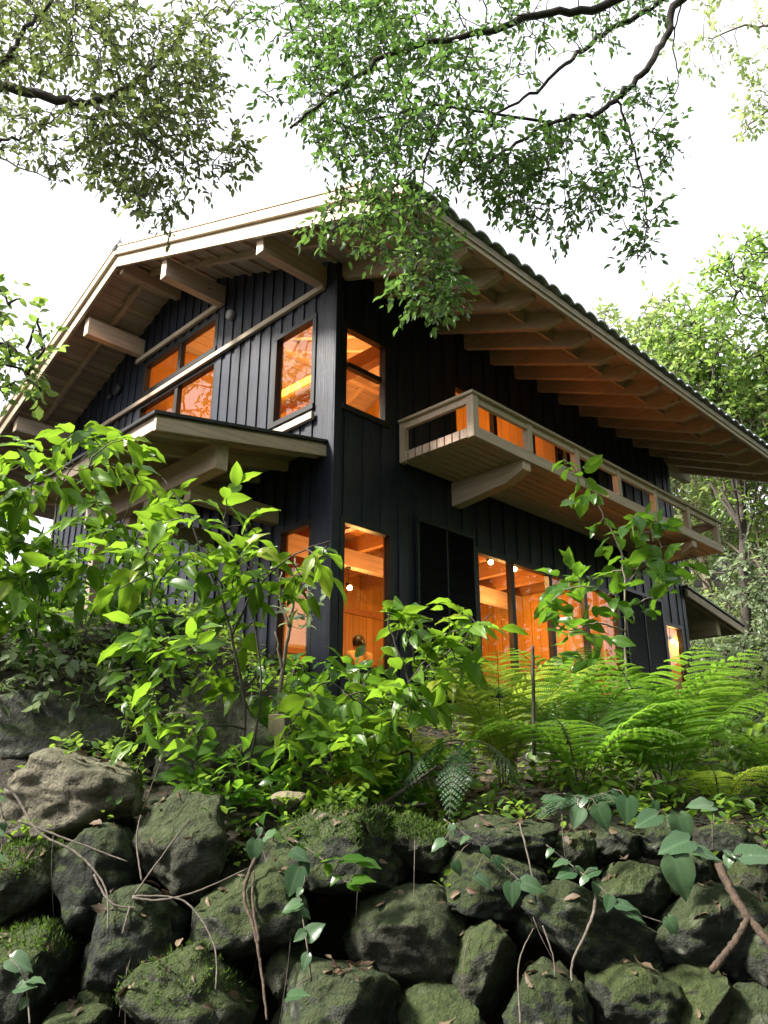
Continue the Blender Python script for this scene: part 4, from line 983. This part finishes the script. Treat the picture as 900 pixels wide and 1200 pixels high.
shrub('tall_sapling', 'thin-stemmed sapling with wide light green leaves reaching toward the corner window',
      [[G(292, 4.5), at(287, 840, 4.5), at(270, 740, 4.5), at(243, 660, 4.5), at(212, 590, 4.5), at(190, 560, 4.5)],
       [at(272, 745, 4.5), at(300, 690, 4.45), at(345, 650, 4.4), at(388, 634, 4.4)], [G(300, 4.5), at(304, 830, 4.55), at(300, 740, 4.6), at(280, 660, 4.6), at(262, 610, 4.6)],
       [at(243, 660, 4.5), at(190, 668, 4.4), at(140, 690, 4.4)]],
      [([(150, 575), (210, 560), (275, 580), (310, 630), (270, 690), (200, 690), (150, 640)], 27, 4.1, 4.9),
       ([(255, 640), (330, 645), (388, 622), (392, 645), (360, 690), (300, 740), (230, 750)], 25, 4.2, 4.9),
       ([(135, 780), (160, 745), (230, 740), (290, 760), (280, 860), (240, 850), (200, 885), (165, 850)], 22, 4.1, 4.6)],
      5, .135, .064, 'lf_big', 73, sm='bark', r=.010)
shrub('leafy_shrub', 'broad-leaved shrub in front of the tall corner window and shutter',
      [[G(470, 4.5), at(482, 880, 4.5), at(478, 800, 4.5), at(455, 730, 4.5), at(462, 700, 4.5)], [at(482, 860, 4.5), at(430, 830, 4.4), at(380, 800, 4.3), at(340, 850, 4.3)],
       [at(478, 800, 4.5), at(530, 760, 4.4), at(575, 720, 4.4)], [at(480, 880, 4.5), at(420, 900, 4.3), at(370, 920, 4.3)]],
      [([(470, 700), (500, 710), (560, 700), (590, 740), (560, 780), (520, 800), (500, 850), (440, 850), (410, 815), (455, 790)], 44, 4.1, 4.9),
       ([(330, 820), (390, 805), (450, 815), (470, 870), (450, 920), (380, 935), (310, 900), (330, 850)], 60, 4.1, 4.8)],
      5, .125, .060, 'lf_big', 74, sm='bark', r=.010)
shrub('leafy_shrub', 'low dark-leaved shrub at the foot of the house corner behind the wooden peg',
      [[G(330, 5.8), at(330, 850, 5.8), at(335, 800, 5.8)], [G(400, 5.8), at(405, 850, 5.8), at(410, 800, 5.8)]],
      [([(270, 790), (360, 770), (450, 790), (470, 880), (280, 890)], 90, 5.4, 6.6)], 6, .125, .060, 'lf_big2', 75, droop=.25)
shrub('slender_sapling', 'slender grey-stemmed sapling with round glossy leaves before the balcony and sliding window',
      [[G(738, 5.6), at(737, 820, 5.6), at(733, 720, 5.6), at(728, 650, 5.6), at(705, 600, 5.6), at(683, 560, 5.6), at(660, 538, 5.6)], [at(733, 720, 5.6), at(700, 690, 5.5), at(660, 690, 5.5)],
       [at(731, 690, 5.6), at(760, 650, 5.6), at(785, 640, 5.6)], [at(735, 740, 5.6), at(700, 730, 5.5), at(668, 740, 5.5)]],
      [([(650, 528), (672, 535), (705, 580), (700, 610), (680, 580)], 5, 5.5, 5.7), ([(700, 615), (745, 600), (785, 600), (795, 690), (740, 715), (715, 680), (735, 650)], 22, 5.3, 5.9),
       ([(640, 680), (700, 670), (735, 690), (740, 800), (700, 790), (650, 760), (640, 735)], 24, 5.3, 5.9)],
      5, .135, .080, 'lf_big2', 76, sm='bark_pale', r=.011, tpl='big', droop=.1)
shrub('bare_sapling', 'mostly bare grey forked sapling standing before the corner gable window',
      [[G(328, 5.2), at(330, 800, 5.2), at(340, 730, 5.2), at(350, 690, 5.2), at(345, 660, 5.2)], [at(340, 735, 5.2), at(328, 700, 5.2), at(330, 670, 5.2)], [at(333, 790, 5.2), at(322, 740, 5.2)]],
      [([(320, 650), (370, 640), (380, 720), (350, 760), (330, 700)], 16, 5.0, 5.4)], 4, .07, .034, 'lf_grey', 77, sm='bark_pale', r=.016, tpl='small', rt=.002)
for i, (lab, poly, n, v0, v1, L, lm, bx) in enumerate([
 ('fine-leaved pale weeds growing at the far right below the end of the house', [(815, 800), (905, 770), (915, 900), (820, 920)], 110, 6.2, 8.0, .075, 'lf_pale', 860),
 ('leafy green weeds at the right edge above the beige stones', [(850, 850), (920, 820), (930, 960), (840, 950)], 80, 5.2, 6.2, .085, 'lf_ground', 890),
 ('mid-green weeds among the ferns under the narrow far window', [(690, 830), (800, 820), (830, 920), (720, 950)], 100, 5.4, 6.8, .075, 'lf_ground', 770),
 ('yellow-green sprouting plant right above the long mossy boulder', [(395, 880), (440, 870), (450, 925), (400, 935)], 16, 4.15, 4.4, .075, 'lf_fern_y', 420),
 ('straggly dry weeds on the dark bank at the left edge under the bushes', [(-30, 730), (150, 720), (170, 800), (60, 830), (-30, 820)], 80, 4.7, 5.6, .07, 'lf_grey', 60),
 ('creeping green weeds over the grey outcrop beside the pale boulder', [(130, 820), (220, 800), (230, 880), (180, 890)], 36, 4.3, 4.8, .06, 'lf_ground', 180),
 ('low leafy plants left of the whitish flat stone', [(215, 895), (320, 880), (320, 950), (230, 950)], 34, 4.1, 4.6, .10, 'lf_big2', 270),
 ('low leaves between the two shrubs at the top of the wall centre', [(440, 890), (540, 880), (560, 955), (450, 955)], 44, 4.3, 4.9, .09, 'lf_big2', 500),
 ('grey-green fine weeds on the bank right behind the ferns', [(620, 830), (700, 810), (720, 900), (620, 900)], 70, 5.8, 6.8, .07, 'lf_grey', 670),
 ('bright young plants along the wall top under the biggest fern', [(640, 900), (760, 890), (800, 960), (650, 955)], 50, 4.4, 5.0, .075, 'lf_ground', 710)]):
    xs = [p[0] for p in poly]; v = (v0+v1)/2
    shrub('weed_clump', lab, [[G(bx, v), at(bx, 0.6*poly[0][1]+.4*max(p[1] for p in poly), v)], [G(bx+20, v), at(bx+25, np.mean([p[1] for p in poly]), v)], [G(bx-25, v), at(bx-30, np.mean([p[1] for p in poly]), v)]],
          [(poly, n, v0, v1)], 6, L, L*.5, lm, 90+i, tpl='small', sprig=.14, r=.005, group='weeds on the bank', cat='weeds', rt=.0018)

# ------------------------------------------------------------------ ferns
def fern(label, base, fronds, lm, seed, sub='fern', pin=.34, npair=16, pw=1.35, group='ferns on the wall top'):
    """fronds: (azimuth deg from right towards ahead, length, start angle up, arch in deg)"""
    g = np.random.default_rng(seed); base = np.array(base); t = empty(sub, base, label, 'fern', group)
    for (az, L, e0, arch) in fronds:
        a = rad(az+g.uniform(-8, 8)); H = RT*math.cos(a)+FH*math.sin(a); n = 26; pts = [base+H*.02]; tg = []
        tw = g.uniform(-.4, .4)
        for i in range(n):
            e = rad(e0-arch*(i/n)**pw); d = H*math.cos(e)+np.array([0, 0, math.sin(e)])+np.cross(H, [0, 0, 1])*tw*.25*(i/n); d = unit(d); tg.append(d); pts.append(pts[-1]+d*L/n)
        pts = np.array(pts); tg = np.array(tg+[tg[-1]])
        lv = Leaves(); npr = npair; gap = L*.79/(npr-1)
        for k in range(npr):
            f = .20+.79*k/(npr-1); x = f*n; i = min(int(x), n-1); P = pts[i]+(pts[i+1]-pts[i])*(x-i); T = tg[i]
            Nn = unit(np.cross(np.cross(T, [0, 0, 1.]), T)); Sd = np.cross(T, Nn)
            pl = L*pin*(math.sin(math.pi*min(1, (f-.08)/.62)**.9/2)**.8 if f < .5 else ((1-f)/.5)**.75*.98+.02)
            for s in (-1, 1):
                D = unit(Sd*s+T*(.30+.5*f)+Nn*g.uniform(-.05, .12)); m = max(5, int(pl/.0125))
                q = np.linspace(.06, .97, m); PP = P+D*(q*pl)[:, None]-Nn*((q**2)*pl*.22)[:, None]-np.array([0, 0, 1])*((q**2)*pl*.12)[:, None]
                wl = min(pl*.15, gap*.50)*(1-q)**.5*(1-.25*f)+.003; dn = unit(D-Nn*.4*q[:, None]-np.array([0, 0, .24])*q[:, None])
                s2 = np.cross(dn, Nn)
                for z in (-1, 1):
                    lv.add(PP, unit(s2*z+dn*.55), Nn+g.normal(0, .12, (m, 3)), wl, np.full(m, pl/m*1.25+.001), np.clip(g.uniform(.2, .8)+g.normal(0, .12, m), 0, 1))
        fr = lv.build('frond', M[lm], 'quad', t)
        mb = MB(); mb.tube(pts, np.linspace(.0045, .001, len(pts)), 5); mb.build('stalk', M['stem_g'], fr)
    return t
def fan(n, L, e0, arch, seed, a0=0, a1=360):
    g = np.random.default_rng(seed); return [(a0+(a1-a0)*(i+.5)/n, L*g.uniform(.8, 1.1), e0+g.uniform(-10, 10), arch+g.uniform(-15, 15)) for i in range(n)]
fern('largest deep green fern arching over the wall top in front of the sliding window', G(655, 4.75), [(178, .75, 74, 95), (150, .9, 80, 70), (205, .8, 68, 100), (5, .95, 70, 75), (335, .95, 66, 85), (-60, .8, 60, 95), (40, 1.0, 78, 70), (250, .8, 66, 100), (20, .85, 82, 80), (100, .85, 80, 60)], 'lf_fern', 1, npair=17, pin=.40)
fern('bright yellow-green fern left of the thin dark stake', G(575, 5.0), fan(10, 1.0, 82, 75, 2), 'lf_fern_y', 2, pin=.30)
fern('second green fern right of the largest one, below the shuttered end', G(745, 5.0), fan(10, 1.05, 78, 75, 3), 'lf_fern', 3, pin=.33)
fern('blue-green fern with long fronds drooping over the wall at the centre', np.array(at(545, 868, 4.35)), [(200, .50, 5, 85), (255, .54, -5, 78), (318, .46, 0, 80)], 'lf_fern_d', 4, pin=.19, npair=15, pw=.8)
fern('pale green fern tuft at the right edge of the picture', G(865, 5.2), fan(8, .62, 70, 90, 5), 'lf_fern', 5, pin=.3, npair=16)
fern('small yellowish fern low on the bank right of the long dark gap', G(800, 4.7), fan(8, .5, 60, 85, 6), 'lf_fern_y', 6, pin=.3, npair=15)
fern('lacy yellow-green fern in the shade behind the broad-leaved shrub', G(470, 5.0), fan(9, .62, 70, 95, 7), 'lf_fern_y', 7, pin=.28, npair=16)
fern('green fern close to the sliding window behind the stake', G(640, 6.2), fan(10, 1.05, 80, 75, 8), 'lf_fern', 8, pin=.3)
fern('fern at the foot of the far window among pale weeds', G(800, 6.6), fan(9, .9, 74, 85, 9), 'lf_fern', 9, pin=.3)
fern('small fern hanging between the top stones under the largest fern', np.array(at(685, 950, 4.1)), fan(6, .26, 40, 100, 10, 180, 360), 'lf_fern_d', 10, pin=.34, npair=13)

# ------------------------------------------------------------------ undergrowth and litter (uncountable)
def scatter(name, label, n, zone, lm, L, hmax, tpl, seed, cat):
    g = np.random.default_rng(seed); lv = Leaves(); pts = []
    while len(pts) < n:
        u, v = zone(g); x, y = uv_xy(u, v)
        if -.25 < x < HX1+.2 and -.25 < y < HY1: continue
        if hmax > .1 and mnoise.noise(Vector((u*1.7, v*1.7, seed))) < -.12: continue
        pts.append((x, y, float(Hxy(x, y))+g.uniform(.01, hmax)*max(0, mnoise.noise(Vector((u*2.3, v*2.3, seed+3)))+.6)))
    P = np.array(pts); k = len(P)
    if hmax > .1:
        D = unit(g.normal(0, 1, (k, 3))*(1, 1, .5)); N = unit(g.normal(0, .4, (k, 3))+(0, 0, 1)); 
    else:
        D = unit(g.normal(0, 1, (k, 3))*(1, 1, .25)); N = unit(g.normal(0, .35, (k, 3))+(0, 0, 1))
    l = L*g.uniform(.6, 1.3, k); lv.add(P, D, N, l, l*.5)
    o = lv.build(name, M[lm], tpl, org=tuple(P[0])); tag(o, label, cat, kind='stuff'); return o
scatter('undergrowth', 'mixed low green leaves covering the bank between wall and house', 9000, lambda g: (g.uniform(-3.6, 5.2), g.uniform(4.25, 9.5)), 'lf_ground', .075, .26, 'small', 1, 'undergrowth')
scatter('leaf_litter', 'brown fallen leaves lying on the soil behind the top stones', 5000, lambda g: (g.uniform(-3.5, 4.5), g.uniform(3.9, 7.5)), 'lf_dead', .07, .03, 'small', 2, 'leaf litter')
scatter('undergrowth', 'pale green scrub covering the slope behind and right of the house', 16000, lambda g: (g.uniform(2, 22), g.uniform(9, 30)), 'lf_grey', .22, .9, 'small', 3, 'scrub')

# fallen leaves, seedlings and rootlets caught on the stones
from mathutils.bvhtree import BVHTree
bv, bf, nb_ = [], [], 0
for o in list(COL.objects):
    if o.name.split('.')[0] in ('boulder', 'rock', 'ground') and o.type == 'MESH' and o.parent is None:
        m_ = o.data; co = np.empty(len(m_.vertices)*3); m_.vertices.foreach_get('co', co); co = co.reshape(-1, 3)+np.array(o.location)
        bv.append(co); bf += [[k+nb_ for k in p.vertices] for p in m_.polygons]; nb_ += len(co)
TREE = BVHTree.FromPolygons([tuple(p) for p in np.vstack(bv)], bf)
def dropped(n, u0, u1, v0, v1, seed, zmax=.55, clump=2.0, cut=-.05):
    g = np.random.default_rng(seed); out = []
    for _ in range(n*12):
        u, v = g.uniform(u0, u1), g.uniform(v0, v1)
        if mnoise.noise(Vector((u*clump, v*clump*2, seed))) < cut: continue
        x, y = uv_xy(u, v); h = TREE.ray_cast(Vector((x, y, 6)), Vector((0, 0, -1)))
        if h[0] is None or h[1].z < zmax: continue
        out.append((np.array(h[0]), np.array(h[1])))
        if len(out) >= n: break
    return np.array([o[0] for o in out]), np.array([o[1] for o in out])
g = np.random.default_rng(5)
P, Nn = dropped(520, -2.6, 2.6, 3.3, 4.3, 6, .45); lv = Leaves(); n = len(P)
T = unit(np.cross(Nn, g.normal(0, 1, (n, 3)))+g.normal(0, .25, (n, 3))); l = g.uniform(.025, .075, n)
lv.add(P+Nn*.012, T, Nn*np.sign(g.normal(.4, 1, n))[:, None]+g.normal(0, .4, (n, 3)), l, l*g.uniform(.25, .6, n)); o = lv.build('leaf_litter', M['lf_dead'], 'big', org=tuple(P[0]))
tag(o, 'brown dead leaves caught on the tops of the wall stones', 'leaf litter', kind='stuff')
P, Nn = dropped(150, -2.5, 2.6, 3.75, 4.35, 8, .3, 2.5, .02); lv = Leaves()
for p in P:
    for k in range(6):
        a = g.uniform(0, 6.28); d = np.array([math.cos(a), math.sin(a), g.uniform(.2, 1.0)]); l = g.uniform(.025, .065)
        lv.add(p+np.array([g.normal()*.02, g.normal()*.02, g.uniform(.01, .10)]), d, np.array([0, 0, 1.])+g.normal(0, .3, 3), l, l*.55)
o = lv.build('seedlings', M['lf_ground'], 'small', org=tuple(P[0])); tag(o, 'small green seedlings sprouting in the joints of the top course', 'seedlings', kind='stuff')
mb = MB()
for k in range(14):
    x0 = g.uniform(0, 900); y0 = g.uniform(950, 1120); ln = g.uniform(60, 170); w = g.uniform(-40, 40); v0 = vwall(y0)-.12
    pth = smooth_path([at(x0, y0, v0+.08), at(x0+w*.4+g.normal()*4, y0+ln*.4, v0-.02), at(x0+w+g.normal()*5, y0+ln, v0-.02)], 5)
    mb.tube(pth, np.linspace(.0020, .0008, len(pth)), 4, False)
tag(mb.build('rootlets', M['twig'], org=tuple(pth[0])), 'fine dry rootlets hanging over the faces of the stones', 'rootlets', kind='stuff')

# ------------------------------------------------------------------ creepers, twigs, stakes on the wall
def creeper(label, path, leaves, seed, lm='lf_ivy', dv=-.17, r=.0035, v=None):
    """path and leaves in photo points; leaves: (x, y, size, angle clockwise from right, facing)"""
    vv = (lambda y: v) if v else (lambda y: vwall(max(940, y))+dv)
    base = at(*path[0], vv(path[0][1])); t = empty('creeper', base, label, 'creeper', 'creepers trailing over the wall'); g = np.random.default_rng(seed)
    st = smooth_path([at(x, y, vv(y)+.02*g.normal()) for x, y in path], 6); mb = MB(); mb.tube(st, np.linspace(r, r*.5, len(st)), 6)
    lv = Leaves()
    for (x, y, s, an, fc) in leaves:
        p = at(x, y, vv(y)-.03); q = st[np.argmin(np.sum((st-p)**2, 1))]; mb.tube([q, (q+p)/2+(0, 0, .012), p], [.0022, .002, .0016], 5)
        s *= .76; a = rad(an); D = RT*math.cos(a)-np.array([0, 0, 1.])*math.sin(a)-FH*.25; N = -FH*fc+np.array([0, 0, 1.])*(1.1-fc)+g.normal(0, .12, 3)
        L = s*vv(y)/FOC; lv.add(p, D, N, L, L*.80, g.random())
    for q in st[2::3]:
        if g.random() < .75:
            a = g.uniform(20, 160); D = RT*math.cos(rad(a))-np.array([0, 0, 1.])*math.sin(rad(a))-FH*.3; L = g.uniform(.03, .065)
            lv.add(q-FH*.008, D, -FH*.6+np.array([0, 0, .6])+g.normal(0, .3, 3), L, L*.75, g.random())
    mb.build('stem', M['twig'], t)
    lv.build('leaves', M[lm], 'heart', t); return t
creeper('creeper with three hanging heart-shaped leaves above the rooty stem left of centre', [(300, 965), (320, 985), (350, 1000), (357, 1030), (345, 1060)], [(300, 985, 30, 95, .7), (342, 998, 30, 20, .5), (350, 1018, 38, 110, .8), (352, 1058, 28, 165, .3), (322, 975, 26, 150, .4)], 1)
creeper('creeper crossing the long mossy boulder with bright green and silvery leaves', [(345, 985), (375, 1005), (400, 1030), (425, 1040)], [(378, 1010, 34, -18, .3), (402, 1008, 40, -8, .3), (412, 1033, 34, -12, .3), (425, 1010, 28, 10, .4)], 2, 'lf_big2')
creeper('thin upright creeper with two leaves in front of the big rounded bottom boulder', [(365, 1150), (360, 1110), (352, 1060)], [(360, 1098, 30, -40, .6), (338, 1168, 30, -15, .4), (352, 1062, 24, 170, .3)], 3)
creeper('creeper with paired grey-green leaves beside the pointed boulder', [(520, 960), (555, 985), (585, 1010), (612, 1035)], [(600, 1035, 30, 95, .7), (612, 1034, 34, 15, .5), (556, 1026, 32, 28, .3), (520, 985, 24, 150, .4), (532, 1010, 20, 60, .5)], 4)
creeper('creeper with three small pale leaves over the long sloping boulder', [(690, 1025), (720, 1055), (745, 1070), (790, 1085)], [(722, 1060, 28, 5, .5), (736, 1072, 24, 15, .4), (782, 1076, 24, 60, .8)], 5)
creeper('creeper with three narrow leaves left of the olive rounded stone', [(640, 990), (665, 1010), (690, 1030)], [(665, 1010, 24, 175, .4), (700, 1020, 28, 160, .4), (672, 1022, 28, 170, .4)], 6)
creeper('creeper with the largest silvery broad leaves at the right end of the wall top', [(760, 930), (785, 965), (800, 1000), (835, 995)], [(795, 955, 44, 85, .8), (808, 985, 52, 168, .45), (806, 996, 48, 8, .3), (790, 1005, 56, 80, .75), (770, 955, 40, 160, .4), (835, 945, 40, 190, .3)], 7, 'lf_ivy', -.2)
creeper('creeper with one big leaf hanging in at the right edge of the wall', [(915, 985), (890, 1000), (850, 1002)], [(868, 1004, 56, -8, .3), (850, 1000, 34, 20, .4), (905, 1018, 34, 30, .6)], 8)
creeper('creeper with pale leaves on the brightest mossy boulder at the lower left', [(35, 1200), (32, 1165), (30, 1150)], [(12, 1124, 36, 15, .6), (20, 1158, 28, -15, .4), (34, 1150, 24, -10, .4)], 9)
creeper('short creeper with narrow leaves at the left edge beside the flat pale boulder', [(-20, 1010), (0, 1000), (5, 960)], [(-8, 1005, 24, 5, .3), (-6, 935, 20, 5, .3), (-6, 976, 18, 5, .3)], 10)
creeper('creeper with green leaves trailing under the dense fern cluster on the top stones', [(660, 930), (690, 935), (720, 925)], [(637, 938, 32, -12, .3), (700, 945, 36, 70, .7), (735, 935, 38, 100, .8), (680, 948, 30, 120, .6)], 11, 'lf_ivy')
def twig(name, label, path, r, mt='twig', dv=-.16, cat='twig', grp='dry twigs on the wall', v=None, r1=None):
    mb = MB(); org = None
    for k, pth in enumerate(path if isinstance(path[0], list) else [path]):
        p = smooth_path([at(x, y, v if v else vwall(max(930, y))+dv) for x, y in pth], 10); p[1:-1] += RNG.normal(0, min(r*.1, .0012), p[1:-1].shape); org = p[0] if org is None else org
        mb.tube(p, np.linspace(r*(1 if k == 0 else .7), r1 or r*.45, len(p))*(1+(RNG.uniform(-.09, .09, len(p)) if r > .008 else 0)), 9)
    tag(mb.build(name, M[mt], org=org), label, cat, grp); return
twig('dry_twig', 'long bent twig running down from under the flat pale boulder', [[(-5, 908), (20, 935), (45, 975), (90, 1000), (123, 1040), (126, 1090)], [(110, 1025), (130, 1058), (160, 1064)]], .007)
twig('dry_twig', 'straight twig slanting across the grey boulder below the flat pale one', [(22, 962), (70, 980), (150, 1010)], .006)
twig('dry_twig', 'twig bundle spreading from the dead leaves on the tangled boulder', [[(155, 1052), (185, 1055), (230, 1045), (290, 1018)], [(155, 1050), (215, 1056), (250, 1105), (253, 1160)], [(158, 1048), (185, 1010), (222, 960)], [(166, 1032), (160, 985), (165, 955)], [(152, 1062), (143, 1095)]], .006)
twig('rooty_stem', 'thick dry stem hanging down the mossy boulder left of centre', [[(302, 1000), (286, 1045), (298, 1090), (305, 1130), (313, 1195)], [(303, 1105), (296, 1055), (298, 1020)]], .009, 'bark_red')
twig('dry_twig', 'curved twig leaning on the long sloping boulder', [(701, 1030), (694, 1075), (672, 1125), (670, 1150)], .008)
twig('dry_twig', 'thin forked twig hanging over the rounded bottom boulder', [[(610, 1200), (608, 1130), (625, 1088)], [(636, 1085), (648, 1120), (650, 1145)]], .004)
twig('dry_twig', 'thin upright twig on the pointed boulder below the long flat stone', [(609, 965), (618, 1000), (626, 1040)], .005)
twig('root', 'forked reddish brown root crossing the wall at the right', [[(842, 1012), (855, 1040), (875, 1072), (905, 1108)], [(876, 1078), (858, 1108), (834, 1138)]], .019, 'bark_red', -.24, 'root', None, r1=.014)
twig('fallen_branch', 'dark fallen branch lying aslant at the wall top behind the long mossy boulder', [[(425, 958), (470, 928), (512, 898)], [(400, 945), (450, 945), (500, 942)]], .016, 'bark', 0, 'branch', None, v=4.2)
twig('mossy_log', 'green mossy log lying level at the right below the end of the house', [(800, 900), (850, 898), (915, 896)], .03, 'moss_log' if 'moss_log' in M else 'stem_g', 0, 'log', None, v=7.2, r1=.03)
twig('stake', 'thin dark upright stake rising among the ferns before the sliding window', [(626, 885), (625, 820), (624, 757)], .010, 'bark', 0, 'stake', None, v=4.6, r1=.009)
p = at(324, 850, 4.95); mb = MB(); k = 4.95/FOC
mb.box(-9*k, 9*k, -.02, .02, -22*k, 12*k); mb.v = [np.array([(RT*q[0]+FH*q[1]+np.array([0, 0, q[2]])) for q in mb.v[0]])+p]
tag(mb.build('wooden_peg', M['wood_z'], org=p, bevel=.003), 'short square-cut wooden peg standing on the bank below the corner window', 'peg')
mb = MB()

# unseen wood added right of and behind the camera to shade the house front
g = np.random.default_rng(77); lv = Leaves(); P = []; tm = MB()
for i in range(92):
    th = rad(g.uniform(66, 205)); d = g.uniform(7.5, 13.5); u, v = d*math.sin(th), d*math.cos(th); x, y = uv_xy(u, v)
    if i >= 58: x, y = g.uniform(6, 23), g.uniform(-15, -7.5)
    h = g.uniform(8, 17); b = np.array([x, y, float(Hxy(x, y))]); tm.tube(smooth_path([b, b+(g.normal()*.2, g.normal()*.2, h*.5), b+(0, 0, h)], 4), np.linspace(.16, .05, 9), 8)
    for k in range(14):
        c = b+np.array([g.normal()*1.2, g.normal()*1.2, h*g.uniform(.18, 1.05)]); m = 60
        P.append(c+g.normal(0, .66, (m, 3)))
P = np.vstack(P); n = len(P); lv.add(P, g.normal(0, 1, (n, 3))*(1, 1, .5), g.normal(0, .6, (n, 3))+(0, 0, .8), g.uniform(.26, .46, n), g.uniform(.14, .24, n))
wd = lv.build('shade_woodland', M['lf_oak'], 'small', org=(0, -9, 0)); tag(wd, 'unseen dense wood added opposite the house front to shade it', 'shade_woodland', kind='stuff')
tm.build('trunks', M['bark'], wd)
